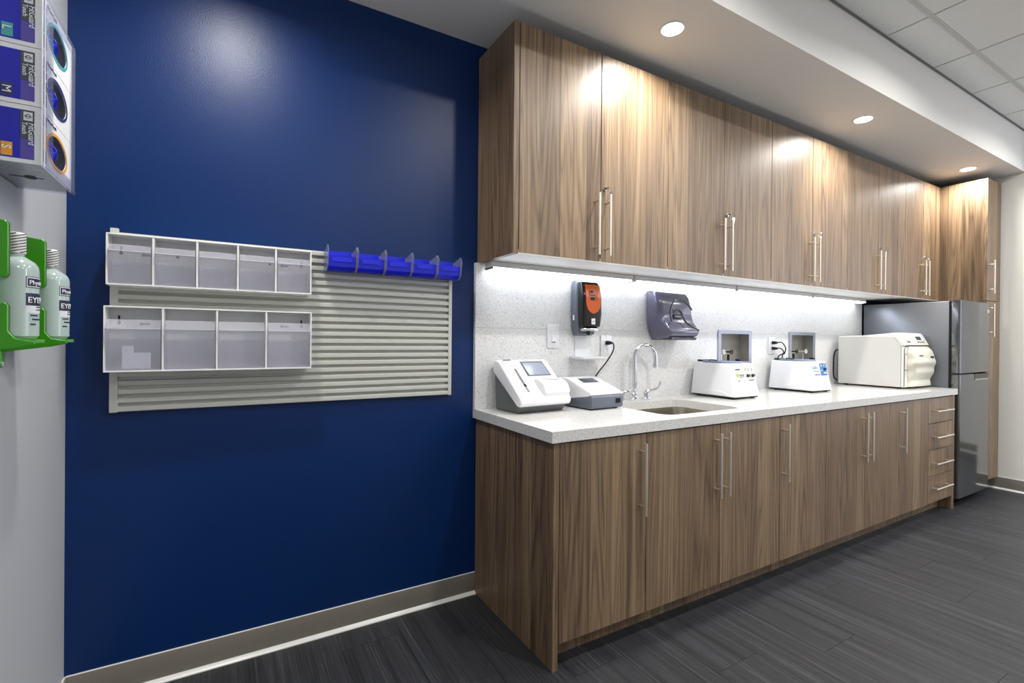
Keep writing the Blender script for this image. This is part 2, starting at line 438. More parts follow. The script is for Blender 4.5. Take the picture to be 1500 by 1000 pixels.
# baseboards
def baseboard(name, p0, p1, nrm, label):
    p0, p1, n = Vector(p0), Vector(p1), Vector(nrm)
    def run(prof): return [[p + n*d + Vector((0, 0, h)) for d, h in prof] for p in (p0, p1)]
    o = struct(MB().loft(run([(0, .0), (.006, .012), (.006, .0985), (0, .0985)])).build(name, 'cove_base'), label)
    MB().loft(run([(0, .0005), (.020, .0005), (.0195, .004), (.012, .009), (.0075, .014), (0, .014)])).build('toe_highlight', 'cove_highlight_and_cap', o, 'cove toe with its highlight painted white')  # glossy highlight of the toe put into a white strip
    MB().loft(run([(0, .098), (.0055, .098), (.0045, .1005), (0, .1005)])).build('base_cap', 'cove_highlight_and_cap', o, 'thin white upper edge')
    return o
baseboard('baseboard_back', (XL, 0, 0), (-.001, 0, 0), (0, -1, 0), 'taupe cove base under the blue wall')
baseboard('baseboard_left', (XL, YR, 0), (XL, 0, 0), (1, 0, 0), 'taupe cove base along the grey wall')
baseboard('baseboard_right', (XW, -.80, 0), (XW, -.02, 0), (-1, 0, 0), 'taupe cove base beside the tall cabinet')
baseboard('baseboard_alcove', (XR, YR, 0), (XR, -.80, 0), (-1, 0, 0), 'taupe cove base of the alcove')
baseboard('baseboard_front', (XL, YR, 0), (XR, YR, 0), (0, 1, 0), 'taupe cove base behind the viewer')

# ------------------------------------------------------------------ lights of the room, added fill panels
def downlight(x, y, z, label, watts, spread, r=.044, group=None, warm=(1, .965, .91)):
    t = thing('downlight', label, 'ceiling light', (x, y, z), group)
    prof = [(r, -.001), (r+.003, -.004), (r+.010, -.004), (r+.013, -.0005)]
    MB().lathe((x, y, z), [(r-.001, -.0005)]+prof[1:4]+[(r+.014, 0.)], 36).build('trim_ring', 'white_plastic', t)
    MB().lathe((x, y, z-.0052), [(0, 0), (r, 0), (r, .001), (0, .001)], 36).build('lens', 'lens_down', t, 'glowing round lens')
    lamp_area('downlight_lamp', (x, y, z-.008), t, watts, r*2, spread, warm)
SOFF = [(-1.0, 'recessed downlight above the blue wall'), (.674, 'recessed soffit downlight nearest the left end of the wall cabinets'),
        (2.356, 'middle recessed downlight in the soffit'), (4.005, 'recessed soffit downlight beside the tall cabinet')]
for x, lb in SOFF: downlight(x, -.552, ZC, lb, DOWN, 155, group='recessed soffit downlights')
for i, (x, y) in enumerate(ROOM_SPOTS):
    downlight(x, y, ZCT, ('leftmost', 'middle', 'rightmost')[i]+' recessed downlight in the tiled ceiling beyond the soffit', ROOM, 160, .05, 'tiled ceiling downlights', (1, .98, .95))
for k, (i, j) in enumerate(FILL_CELLS):  # unseen panels, added to brighten ceiling and soffit
    x0, x1, y0, y1 = xs[i]+.006, xs[i+1]-.006, ys[j+1]+.006, ys[j]-.006
    t = thing('fill_panel', ('leftmost', 'second from left', 'third from left', 'rightmost')[k]+' of the unseen ceiling panels added as fill behind the viewer', 'ceiling light', ((x0+x1)/2, (y0+y1)/2, ZCT), 'added fill panels')
    MB().box(x0, x1, y0, y1, ZCT+.004, ZCT+.05).build('housing', 'white_plastic', t)
    MB().box(x0+.02, x1-.02, y0+.02, y1-.02, ZCT+.001, ZCT+.0035).build('diffuser', 'lens_fill', t)
    lamp_area('fill_lamp', ((x0+x1)/2, (y0+y1)/2, ZCT-.003), t, FILL, x1-x0-.05, 180, (1, .99, .97), 'RECTANGLE', y1-y0-.05)

# ================================================================== cabinets
def handle_mb(x, y, z0, z1, off=.033, r=.006, horiz=False, x1=None):
    b = MB()
    if not horiz:
        b.cyl((x, y-off, z0), (x, y-off, z1), r, n=14)
        for z in (z0+.034, z1-.034): b.cyl((x, y, z), (x, y-off, z), r*.8, n=10)
    else:
        b.cyl((x, y-off, z0), (x1, y-off, z0), r, n=14)
        for q in (x+.03, x1-.03): b.cyl((q, y, z0), (q, y-off, z0), r*.8, n=10)
    return b
G = .0018
def shell(x0, x1, y0, y1, z0, z1, th=.018, top=False):
    b = MB().box(x0+.0005, x0+th, y0, y1, z0, z1).box(x1-th, x1-.0005, y0, y1, z0, z1).box(x0+th, x1-th, y0, y1, z0, z0+th).box(x0+th, x1-th, y1-th, y1, z0+th, z1)
    if top: b.box(x0+th, x1-th, y0, y1-th, z1-th, z1)
    return b
def base_unit(x0, x1, label, doors, hx, drawers=0, panel=None):
    t = thing('base_cabinet', label, 'cabinet', ((x0+x1)/2, -.3, 0), 'walnut base cabinets')
    shell(x0, x1, -.615, -.003, .092, H-T-.001).build('carcass', 'carcass', t, smooth=0)
    MB().box(x0+.001, x1-.001, -.560, -.544, 0.001, .091).build('toe_kick', 'walnut_laminate', t, 'recessed plinth', smooth=0)
    zt = .8160
    if panel:
        MB().box(panel[0], panel[1], -DP, -.003, .0005, H-T-.0005, .0008, 1).build('end_panel', 'walnut_laminate', t, smooth=0)
    for i in range(len(doors)-1):
        d = MB().box(doors[i]+G, doors[i+1]-G, -DP, -.6165, .094, zt, .001, 1).build('door', 'walnut_laminate', t, smooth=0)
        handle_mb(hx[i], -DP, .497, .783).build('handle', 'steel_handle', d, 'brushed steel bar handle')
    if drawers:
        zs = [.094, .2795, .4595, .6405, zt]
        for i in range(4):
            d = MB().box(x0+G, (panel[0] if panel else x1)-G, -DP, -.6165, zs[i]+G, zs[i+1]-G, .001, 1).build('drawer', 'walnut_laminate', t, smooth=0)
            handle_mb(x0+.045, -DP, (zs[i]+zs[i+1])/2+(.0 if i else .012), 0, .035, .0052, True, x0+.315).build('handle', 'steel_handle', d, 'brushed steel bar handle')
    return t
base_unit(.024, .456, 'walnut base cabinet with one door at the left end of the counter', [.024, .456], [.420], panel=(0, .0235))
base_unit(.456, 1.375, 'walnut two-door base cabinet under the sink', [.456, .916, 1.375], [.879, .940])
base_unit(1.375, 1.805, 'single-door walnut base cabinet just right of the sink cabinet', [1.375, 1.805], [1.399])
base_unit(1.805, 2.660, 'two-door walnut base cabinet right of the middle of the counter', [1.805, 2.232, 2.660], [2.188, 2.254])
base_unit(2.660, 3.094, 'single-door walnut base cabinet beside the drawer stack', [2.660, 3.094], [2.680])
base_unit(3.094, 3.529, 'walnut base cabinet with a stack of four drawers next to fridge', [], [], 4, panel=(3.489, 3.529))

def lock_and_key(x, y, z, door):
    MB().lathe((x, y, z), [(.0, -.009), (.007, -.009), (.0095, -.006), (.0105, 0), (0, 0)], 20, 'y').build('lock', 'chrome', door, 'round key lock')
    b = MB().box(x-.001, x+.001, y-.030, y-.009, z-.004, z+.004, .0005, 1)
    b.torus((x+.003, y-.034, z-.010), .011, .0011, 'x', 20, 6)
    b.lathe((x+.012, y-.033, z-.026), [(0, -.0012), (.009, -.0012), (.009, .0012), (0, .0012)], 18, 'y')
    b.box(x+.014, x+.019, y-.0342, y-.0318, z-.052, z-.033, .0005, 1, Matrix.Identity(4))
    b.build('key', 'chrome', door, 'key left hanging in the lock')
def wall_unit(x0, xm, x1, label, panel=None):
    t = thing('wall_cabinet', label, 'cabinet', ((x0+x1)/2, -.16, ZB), 'walnut wall cabinets')
    shell(x0, x1, -DU+.021, -.003, ZB+.018, ZT, .018, True).build('carcass', 'carcass', t, smooth=0)
    MB().box(x0+.0005, x1-.0005, -DU+.001, -.0205, ZB+.001, ZB+.0175).build('bottom_panel', 'melamine', t, 'white underside', smooth=0)
    if panel: MB().box(panel[0], panel[1], -DU, -.003, ZB, ZT, .0008, 1).build('end_panel', 'walnut_laminate', t, smooth=0)
    for i, (a, b) in enumerate(((x0, xm), (xm, x1))):
        d = MB().box(a+G, b-G, -DU, -DU+.0205, ZB+.0045, ZT-.001, .001, 1).build('door', 'walnut_laminate', t, smooth=0)
        hx = xm-.034 if i == 0 else xm+.030
        handle_mb(hx, -DU, 1.574, 1.853).build('handle', 'steel_handle', d, 'brushed steel bar handle')
        if i: lock_and_key(xm+.022, -DU, 1.884, d)
wall_unit(.0265, .464, .902, 'walnut two-door wall cabinet at the left end of the row', panel=(0, .0255))
wall_unit(.902, 1.341, 1.778, 'second two-door walnut wall cabinet from the blue wall, above the sink')
wall_unit(1.778, 2.218, 2.657, 'third two-door walnut wall cabinet from the blue wall, above the centrifuges')
wall_unit(2.657, 3.090, 3.524, 'fourth two-door walnut wall cabinet from the blue wall, above the sterilizer')
wall_unit(3.524, 3.838, 4.145, 'two-door walnut wall cabinet over the fridge')
# tall cabinet
t = thing('tall_cabinet', 'tall narrow walnut pantry cabinet between fridge and right wall', 'cabinet', (4.32, -.31, 0))
MB().box(XF, XF+.019, -DT+.021, -.003, .105, ZT, .0008, 1).build('side_panel', 'walnut_laminate', t, smooth=0)
MB().box(XF+.0195, XW-.026, -DT+.021, -.003, .105, ZT).build('carcass', 'carcass', t, smooth=0)
MB().box(XF+.02, XW-.026, -.56, -.545, .001, .104).build('toe_kick', 'carcass', t, smooth=0)
for z0, z1, h0, h1 in ((1.532, ZT, 1.585, 1.850), (.105, 1.528, 1.245, 1.505)):
    d = MB().box(XF+.0005, XW-.026, -DT, -DT+.0205, z0, z1, .001, 1).build('door', 'walnut_laminate', t, smooth=0)
    handle_mb(XF+.038, -DT, h0, h1).build('handle', 'steel_handle', d, 'brushed steel bar handle')
MB().box(4.148, 4.1605, -DU+.002, -.003, ZB, ZT).build('scribe_filler', 'walnut_laminate', t, smooth=0)

# ================================================================== counter, backsplash, sink, tap
SX0, SX1, SY0, SY1 = .655, 1.180, -.565, -.165
top = tag(MB().plate([(-.016, -.0005), (-.016, -DC), (LEN, -DC), (LEN, -.0005)], [rrect(SX0, SX1, SY0, SY1, .06, 8)], 'z', H-T, H).build('countertop', 'quartz_top'),
          'speckled white quartz worktop running along the base cabinets', 'countertop')
bs = thing('backsplash', 'speckled pale grey quartz backsplash behind the counter', 'backsplash', (1.77, -.01, H))
ZSEAM = 1.243
b1 = [(-.0155, H+.0005), (3.5625, H+.0005), (3.5625, ZSEAM)]
for b in (BOX2, BOX1):
    b1 += [(b[1]-.010, ZSEAM), (b[1]-.010, b[2]+.010), (b[0]+.010, b[2]+.010), (b[0]+.010, ZSEAM)]
b1 += [(-.0155, ZSEAM)]
b2 = [(-.0155, ZSEAM+.0008)]
for b in (BOX1, BOX2):
    b2 += [(b[0]+.010, ZSEAM+.0008), (b[0]+.010, b[3]-.010), (b[1]-.010, b[3]-.010), (b[1]-.010, ZSEAM+.0008)]
b2 += [(3.5625, ZSEAM+.0008), (3.5625, ZB), (-.0155, ZB)]
for pts in (b1, b2):
    MB().plate(pts, [], 'y', -.0205, -.0005).build('quartz_slab', 'quartz_splash', bs, smooth=0)
# sink
t = thing('sink', 'stainless steel undermount sink let into the worktop', 'sink', ((SX0+SX1)/2, (SY0+SY1)/2, H-.22))
rings = []
for z, g, r in ((H-T-.001, .012, .072), (H-T-.001, -.002, .058), (H-.10, -.006, .06), (H-.19, -.012, .07), (H-.205, -.035, .06), (H-.208, -.15, .02)):
    rings.append([(p[0], p[1], z) for p in rrect(SX0-g, SX1+g, SY0-g, SY1+g, r, 8)])
MB().loft(rings, (False, True)).build('basin', 'brushed_steel', t)
MB().lathe((.92, -.36, H-.2075), [(0, .001), (.028, .001), (.034, .003), (.043, .002), (.045, 0), (0, 0)], 28).build('drain', 'chrome', t)
# tap
t = thing('tap', 'chrome gooseneck tap with lever handles behind the sink', 'tap', (.940, -.070, H))
FX, FY = .940, -.070
MB().lathe((FX, FY, H), [(0, 0), (.026, 0), (.027, .004), (.022, .010), (.016, .014), (.015, .022), (.020, .026), (.020, .032), (.0125, .040), (0, .040)], 28).build('spout_base', 'chrome', t)
sp = [(FX, FY, H+.035), (FX, FY, H+.10), (FX, FY, H+.20)]
ang = R(-18)                     # swung a little towards the room
rad = .063
for k in range(0, 11):
    q = math.pi*(1-k/10)
    d = rad+rad*math.cos(q); sp.append((FX+d*math.cos(ang), FY+d*math.sin(ang), H+.236+rad*math.sin(q)))
ex, ey = FX+2*rad*math.cos(ang), FY+2*rad*math.sin(ang)
sp += [(ex+.001, ey, H+.20)]
MB().tube(sp, .0115, 16, 4).build('spout', 'chrome', t)
MB().cyl((ex, ey, H+.175), (ex, ey, H+.203), .0135, n=20).build('aerator', 'chrome', t)
for hx in (FX-.100, FX+.085):
    b = MB().lathe((hx, FY-.008, H), [(0, 0), (.024, 0), (.025, .004), (.020, .010), (.014, .014), (.014, .024), (.018, .028), (.018, .036), (.011, .044), (.009, .052), (0, .054)], 24)
    h = b.build('handle_base', 'chrome', t)
    MB().tube([(hx, FY-.008, H+.045), (hx+.030, FY-.026, H+.050), (hx+.060, FY-.040, H+.066), (hx+.072, FY-.046, H+.098)], [.008]*4+[.0075]*4+[.007]*4+[.0065]*4+[.006]*3, 12, 6).build('lever', 'chrome', h)

# ================================================================== under-cabinet strip lights
ends = [.020, .905, 1.790, 2.670, 3.455]
lbs = ['slim under-cabinet strip light at the left end', 'slim under-cabinet strip light above the paper towel dispenser',
       'slim under-cabinet strip light above the centrifuges', 'slim under-cabinet strip light nearest the fridge']
for i in range(4):
    a, b = ends[i], ends[i+1]-.010
    t = thing('strip_light', lbs[i], 'strip light', ((a+b)/2, -.07, ZB), 'under-cabinet strip lights')
    MB().box(a, b, -.103, -.040, 1.5185, ZB, .002, 1).build('housing', 'panel_grey', t)
    MB().prism([(-.100, 1.518), (-.043, 1.518), (-.048, 1.511), (-.090, 1.510)], 'x', a+.012, b-.012).build('lens', 'lens_led', t, 'glowing white lens')
    for q in (a, b-.012): MB().box(q, q+.012, -.1045, -.039, 1.509, 1.5184, .0015, 1).build('end_cap', 'dark_grey_plastic' if q < .03 else 'white_plastic', t)

# ================================================================== fridge
t = thing('refrigerator', 'grey stainless two-door refrigerator at the end of the counter', 'fridge', (3.86, -.32, 0))
FX0, FX1 = 3.566, 4.150
MB().box(FX0, FX1, -.588, -.030, .040, 1.502, .006, 2).build('body', 'fridge_side', t)
for z0, z1 in ((.062, .962), (.972, 1.506)):
    d = MB().prism(rrect(FX0+.002, FX1, -.652, -.596, .012, 4), 'z', z0, z1, .002, 1).build('door', 'fridge_door', t)
    if z0 < .5:
        MB().prism([(3.84, .962), (4.12, .962), (4.11, .930), (4.09, .924), (3.86, .924), (3.845, .935)], 'y', -.6535, -.640).build('grip_recess', 'black_plastic', d, 'dark grip along the door top')
        MB().box(3.845, 4.10, -.657, -.6525, .916, .925, .001, 1).build('grip_trim', 'chrome', d)
    else:
        MB().box(4.075, 4.125, -.6545, -.6525, 1.428, 1.456, .001, 1).build('badge', 'chrome', d, 'small silver badge')
MB().box(FX0+.01, FX1-.01, -.5945, -.589, .065, 1.500).build('gasket', 'black_rubber', t)
for q in (FX0+.04, FX1-.06):
    for yy in (-.56, -.08): MB().cyl((q, yy, 0), (q, yy, .041), .018, n=14).build('foot', 'black_rubber', t)
MB().box(FX0+.01, FX1-.01, -.60, -.575, .036, .060).build('kick_plate', 'black_plastic', t)

# ================================================================== louvred panel on the blue wall
PX0, PX1, PZ0, PZ1 = -1.340, -.134, .937, 1.536
t = thing('louvred_panel', 'pale grey louvred storage panel fixed to the blue wall', 'wall panel', ((PX0+PX1)/2, -.01, PZ0))
MB().box(PX0+.002, PX1-.002, -.005, -.0005, PZ0+.001, PZ1-.004).build('back_plate', 'slat_grey', t, smooth=0)
for a, b, zt in ((PX0, PX0+.022, PZ1+.006), (PX1-.016, PX1, PZ1-.055)):
    MB().box(a, b, -.0215, -.0052, PZ0, zt, .001, 1).build('side_rail', 'slat_grey', t, smooth=0)
pitch = .0286; n = 21
sl = None
for i in range(n):
    z = PZ0 + .001 + i*pitch
    if sl is None:
        o = MB().prism([(-.0052, z+.0188), (-.0115, z+.0185), (-.0195, z+.0172), (-.0205, z+.015), (-.0205, z+.003), (-.019, z+.001), (-.0165, z+.002), (-.0165, z+.013), (-.0052, z+.0175)], 'x', PX0+.0225, PX1-.0165).build('slat', 'slat_grey', t, smooth=20)
        sl = o
    else:
        c = sl.copy(); COL.objects.link(c); c.location.z = i*pitch
# ------------------------------------------------------------------ tip-out bin units
def bin_unit(x0, x1, z0, z1, n, label, yb=-.0222, yf=-.100):
    t = thing('tip_out_bin_unit', label, 'storage bins', ((x0+x1)/2, -.06, z0), 'tip-out bin units on the louvred panel')
    th = .0045
    MB().box(x0, x1, yb-.002, yb, z0, z1).build('back_board', 'bin_white', t, smooth=0)
    b = MB().box(x0, x1, yf, yb-.002, z1-th, z1, .0006, 1).box(x0, x1, yf, yb-.002, z0, z0+th, .0006, 1)
    b.box(x0, x0+th, yf, yb-.002, z0+th, z1-th).box(x1-th, x1, yf, yb-.002, z0+th, z1-th)
    b.build('housing', 'bin_white', t, smooth=0)
    w = (x1-x0)/n
    for i in range(1, n): MB().box(x0+i*w-.0028, x0+i*w+.0028, yf+.001, yb-.002, z0+th, z1-th).build('divider', 'bin_white', t, smooth=0)
    h = z1-z0-2*th; zb = z0+th+.0012
    for i in range(n):
        a, c = x0+i*w+.0055, x0+(i+1)*w-.0055
        q = .0016
        prof = [(yf+.004, zb), (yf-.010, zb+.66*h), (yf+.012, zb+.80*h)]
        inn = [(y+q, z+(q if k == 0 else 0)) for k, (y, z) in enumerate(prof)]
        m = MB().prism(prof+inn[::-1], 'x', a, c)
        side = [(yf+.006, zb+q), (yf-.008, zb+.66*h), (yf+.013, zb+.79*h), (yb-.020, zb+.55*h), (yb-.012, zb+.2*h), (yb-.012, zb+q)]
        m.prism(side, 'x', a, a+q).prism(side, 'x', c-q, c)
        m.box(a+q, c-q, yf+.006, yb-.012, zb, zb+q).box(a+q, c-q, yb-.0136, yb-.012, zb+q, zb+.5*h)
        o = m.build('bin', 'clear_plastic', t, smooth=0)
        MB().box(a, c, yf-.0112, yf-.0096, zb+.655*h, zb+.668*h).build('grip_glint', 'edge_glint', o, smooth=0)  # specular line on the bend, painted as a milky strip
        MB().box(a+.001, c-.001, yf+.0115, yf+.0132, zb+.795*h, zb+.805*h).build('top_glint', 'edge_glint', o, smooth=0)
    for fx, kind in ((.045, 'v'), (.155, 'h'), (.30, 'd'), (.775, 'd'), (.855, 'h'), (.955, 'v')):
        X = x0+fx*(x1-x0); Z = z1-.052; Y = yb-.0021
        if kind == 'd' and n == 4: continue
        m = MB()
        if kind == 'v': m.lathe((X, Y, Z), [(0, -.0006), (.0052, -.0006), (.0052, 0), (0, 0)], 14, 'y').box(X-.0028, X+.0028, Y-.0006, Y, Z, Z+.024)
        elif kind == 'h': m.lathe((X-.008, Y, Z-.002), [(0, -.0006), (.005, -.0006), (.005, 0), (0, 0)], 14, 'y').box(X-.008, X+.016, Y-.0006, Y, Z-.005, Z+.001)
        else: m.lathe((X, Y, Z), [(0, -.0006), (.0045, -.0006), (.0045, 0), (0, 0)], 14, 'y')
        m.build('keyhole_slot', 'ink', t, 'dark keyhole slot in the back', smooth=0)
    return t
bin_unit(-1.337, -.737, 1.350, 1.513, 5, 'upper white tip-out unit with five clear bins')
bin_unit(-1.342, -.735, 1.074, 1.284, 4, 'lower white tip-out unit with four larger clear bins')
tag(MB().prism([(-1.300, 1.083), (-1.225, 1.083), (-1.225, 1.135), (-1.270, 1.135), (-1.270, 1.157), (-1.300, 1.157)], 'y', -.070, -.0688).build('paper_card', 'paper', smooth=0),
    'stepped white card standing in the leftmost lower clear bin', 'card')
# ------------------------------------------------------------------ blue hopper bins
bl = ['leftmost small blue bin on the louvred panel', 'second small blue bin from the left of the row', 'middle small blue bin of the row of five',
      'second small blue bin from the right of the row', 'rightmost small blue bin, overhanging the panel edge']
bw = (.682-.127)/5
for i in range(5):
    x0 = -.682+i*bw; x1 = x0+bw-.002
    t = thing('hopper_bin', bl[i], 'storage bin', ((x0+x1)/2, -.06, 1.455), 'small blue hopper bins')
    z0 = 1.452; ya, yb = -.0225, -.105
    m = MB()
    m.prism([(ya, z0), (yb+.022, z0), (yb+.008, z0+.012), (yb, z0+.052), (yb+.0018, z0+.052), (yb+.010, z0+.0135), (yb+.022, z0+.0018), (ya, z0+.0018)], 'x', x0+.0035, x1-.0035)
    m.box(x0+.0035, x1-.0035, ya-.002, ya, z0+.002, z0+.082)
    for q in (x0+.0035, x1-.0053): m.prism([(ya-.002, z0+.002), (yb+.022, z0+.002), (yb+.0095, z0+.013), (yb+.0015, z0+.052), (ya-.002, z0+.060)], 'x', q, q+.0018)
    o = m.build('tray', 'clear_blue', t, smooth=20)
    MB().box(x0+.018, x1-.018, yb-.0006, yb+.001, z0+.030, z0+.046, .0004, 1, None).build('label_rib', 'clear_blue', o, smooth=0)
    for q in (x0, x1-.0030):
        MB().prism([(ya, z0-.002), (yb+.020, z0-.004), (yb-.002, z0+.012), (yb-.014, z0+.072), (yb+.000, z0+.092), (ya, z0+.076)], 'x', q, q+.0030).build('side_fin', 'clear_fin', t, 'clear side fin', smooth=0)

# ================================================================== wall fittings on the backsplash
YW = -.0207
def wallplate(x, z, label, name, cat):
    t = thing(name, label, cat, (x, YW, z-.06), None)
    MB().box(x-.037, x+.037, YW-.0065, YW, z-.060, z+.060, .003, 2).build('cover_plate', 'white_plastic', t)
    for zz in (z+.051, z-.051): MB().cyl((x, YW-.0066, zz), (x, YW-.0078, zz), .003, n=10).build('screw', 'chrome', t)
    return t
t = wallplate(.421, 1.208, 'white dimmer switch plate left of soap dispenser', 'dimmer_switch', 'light switch')
MB().box(.404, .438, YW-.0085, YW-.0066, 1.175, 1.241, .001, 1).build('switch_body', 'white_plastic', t)
MB().box(.409, .433, YW-.013, YW-.0086, 1.180, 1.212, .0015, 1).build('rocker', 'lab_white', t)
MB().box(.409, .433, YW-.0092, YW-.0086, 1.1755, 1.179).build('slider_slot', 'dark_grey_plastic', t)
def outlet(x, z, label):
    t = wallplate(x, z, label, 'power_outlet', 'power outlet')
    MB().prism(rrect(x-.017, x+.017, z-.036, z+.036, .006, 3), 'y', YW-.0088, YW-.0066).build('receptacle', 'lab_white', t)
    for zz in (z+.019, z-.019):
        m = MB()
        for q in (-.006, .006): m.box(x+q-.001, x+q+.001, YW-.0093, YW-.0089, zz-.001, zz+.007)
        m.lathe((x, YW-.0089, zz-.008), [(0, -.0004), (.0022, -.0004), (.0022, 0), (0, 0)], 10, 'y')
        m.build('socket_slots', 'ink', t, smooth=0)
    return t
outlet(.772, 1.157, 'white outlet beside the soap dispenser with one black plug')
outlet(2.290, 1.163, 'white outlet with two black plugs between the utility boxes')
def plug(x, z, pts, label, r=.0038):
    t = thing('appliance_lead', label, 'power cord', (x, YW-.01, z), 'black power cords')
    MB().box(x-.011, x+.011, YW-.030, YW-.0095, z-.011, z+.011, .004, 2).prism(rrect(x-.008, x+.008, z-.008, z+.008, .003, 2), 'y', YW-.044, YW-.030, .001, 1).build('plug', 'black_rubber', t)
    MB().tube([(x, YW-.043, z)]+pts, r, 8, 6).build('cable', 'black_rubber', t)
plug(.772, 1.176, [(.776, -.078, 1.172), (.775, -.080, 1.135), (.745, -.062, 1.075), (.700, -.040, 1.010), (.660, -.034, .950), (.640, -.036, .900), (.630, -.040, H+.005)],
     'black cord running down behind the smaller analyzer')
plug(2.290, 1.184, [(2.315, -.082, 1.186), (2.365, -.080, 1.150), (2.398, -.055, 1.110), (2.405, -.034, 1.085), (2.405, -.032, .95), (2.40, -.032, .880)], 'black cord from the upper socket between the utility boxes')
plug(2.290, 1.144, [(2.312, -.080, 1.144), (2.345, -.080, 1.115), (2.354, -.046, 1.095), (2.352, -.033, 1.07), (2.35, -.032, .95), (2.35, -.032, .880)], 'black cord from the lower socket between the utility boxes')
# recessed utility boxes
def ubox(b, label, valves):
    x0, x1, z0, z1 = b
    t = thing('utility_box', label, 'utility box', ((x0+x1)/2, YW, z0), 'recessed utility boxes')
    w = .030
    MB().plate([(x0, z0), (x1, z0), (x1, z1), (x0, z1)], [[(x0+w, z0+w*.6), (x1-w, z0+w*.6), (x1-w, z1-w*.75), (x0+w, z1-w*.75)]], 'y', YW-.006, YW).build('frame', 'steel_frame', t, 'steel frame', smooth=0)
    g = .014; D = .055
    m = MB().box(x0+g, x1-g, D, D+.002, z0+g, z1-g)
    m.box(x0+g, x0+g+.002, YW+.0004, D, z0+g, z1-g).box(x1-g-.002, x1-g, YW+.0004, D, z0+g, z1-g)
    m.box(x0+g+.002, x1-g-.002, YW+.0004, D, z0+g, z0+g+.002).box(x0+g+.002, x1-g-.002, YW+.0004, D, z1-g-.002, z1-g)
    m.build('recess', 'box_inside', t, smooth=0)
    for vx, mt in valves:
        zc = z0+.080
        MB().torus((vx, -.004, zc), .013, .0036, 'y', 24, 8).cyl((vx, -.004, zc), (vx, D, zc), .005, n=12).build('valve', mt, t, 'small ring valve')
        MB().cyl((vx, .02, z0+g+.002), (vx, .02, zc-.016), .008, n=12).build('valve_stem', 'chrome' if mt != 'black_rubber' else 'black_rubber', t)
ubox(BOX1, 'recessed steel-framed utility box behind the centrifuge nearer the sink', [(1.800, 'cap_white'), (1.878, 'black_rubber')])
ubox(BOX2, 'recessed steel-framed utility box behind the centrifuge nearer the sterilizer', [(2.640, 'black_rubber'), (2.760, 'cap_white')])

# soap dispenser
t = thing('soap_dispenser', 'grey and black soap dispenser with an orange window', 'soap dispenser', (.60, YW, 1.21))
def dring(z, x0, x1, yb, yf, r):
    return [(p[0], p[1], z) for p in rrect(x0, x1, yf, yb, r, 4)]
X0, X1 = .528, .668
secs = [(1.214, .020, -.055, .010), (1.222, .012, -.072, .014), (1.26, .004, -.080, .014), (1.34, 0, -.080, .014), (1.42, 0, -.078, .014), (1.485, .004, -.074, .014), (1.497, .010, -.066, .014), (1.500, .018, -.056, .012)]
MB().loft([dring(z, X0+g, X1-g, YW, yf, min(r, (YW-yf)/2-.001)) for z, g, yf, r in secs]).build('back_shell', 'soap_grey', t, 'slate grey shell')
secs = [(1.252, .016, -.100), (1.262, .012, -.118), (1.32, .008, -.124), (1.40, .008, -.122), (1.465, .010, -.112), (1.487, .014, -.098), (1.492, .022, -.088)]
cov = MB().loft([dring(z, X0+g, X1-g, -.0725, yf, .013) for z, g, yf in secs]).build('front_cover', 'gloss_black', t, 'glossy black cover')
def cov_y(z):
    for (za, _, ya), (zb, _, yb) in zip(secs, secs[1:]):
        if za <= z <= zb: return ya+(yb-ya)*(z-za)/(zb-za)
    return secs[-1][2]
# orange window: strips that follow the cover, rounded at the bottom
rows = []
for k in range(15):
    z = 1.325+(1.472-1.325)*k/14
    hw = .047*math.sqrt(max(0.02, 1-max(0, (1.385-z)/.060)**2)) if z < 1.385 else .047
    rows.append((z, hw))
cx_ = (X0+X1)/2+.002
rg = []
for z, hw in rows:
    y = cov_y(z)
    rg.append([(cx_-hw, y+.001, z), (cx_-hw, y-.0022, z), (cx_+hw, y-.0022, z), (cx_+hw, y+.001, z)])
wn_ = MB().loft(rg).build('window', 'orange', cov, 'orange see-through window', smooth=40)
MB().box(cx_-.024, cx_+.028, cov_y(1.41)-.0034, cov_y(1.41)-.0024, 1.372, 1.445).build('product_label', 'orange_label', cov, smooth=0)
m = MB(); yl = cov_y(1.41)-.0036
m.box(cx_-.020, cx_-.004, yl-.0004, yl, 1.430, 1.441).box(cx_-.020, cx_+.012, yl-.0004, yl, 1.416, 1.419).box(cx_-.020, cx_+.006, yl-.0004, yl, 1.392, 1.408)
m.torus((cx_+.016, yl, 1.400), .008, .0014, 'y', 20, 6).box(cx_-.020, cx_+.024, yl-.0004, yl, 1.378, 1.380)
m.build('label_print', 'ink', cov, smooth=0)
MB().box(cx_-.012, cx_+.012, -.1245, -.1232, 1.270, 1.300).build('white_tag', 'sticker_white', cov, 'small white square tag', smooth=0)
lettering('✓', .018, (cx_-.006, -.1248, 1.279), (1, 0, 0), (0, 0, 1), 'ink', cov)
MB().box(X0+.022, X1-.022, -.108, -.060, 1.236, 1.252, .004, 2).build('push_bar', 'chrome', t)
MB().lathe((cx_, -.085, 1.215), [(0, 0), (.007, 0), (.011, .020), (0, .022)], 16).build('nozzle', 'black_plastic', t)
MB().box(X0-.0006, X0+.0004, -.060, -.048, 1.292, 1.318, 0).build('side_mark', 'ink_white', t, smooth=0)
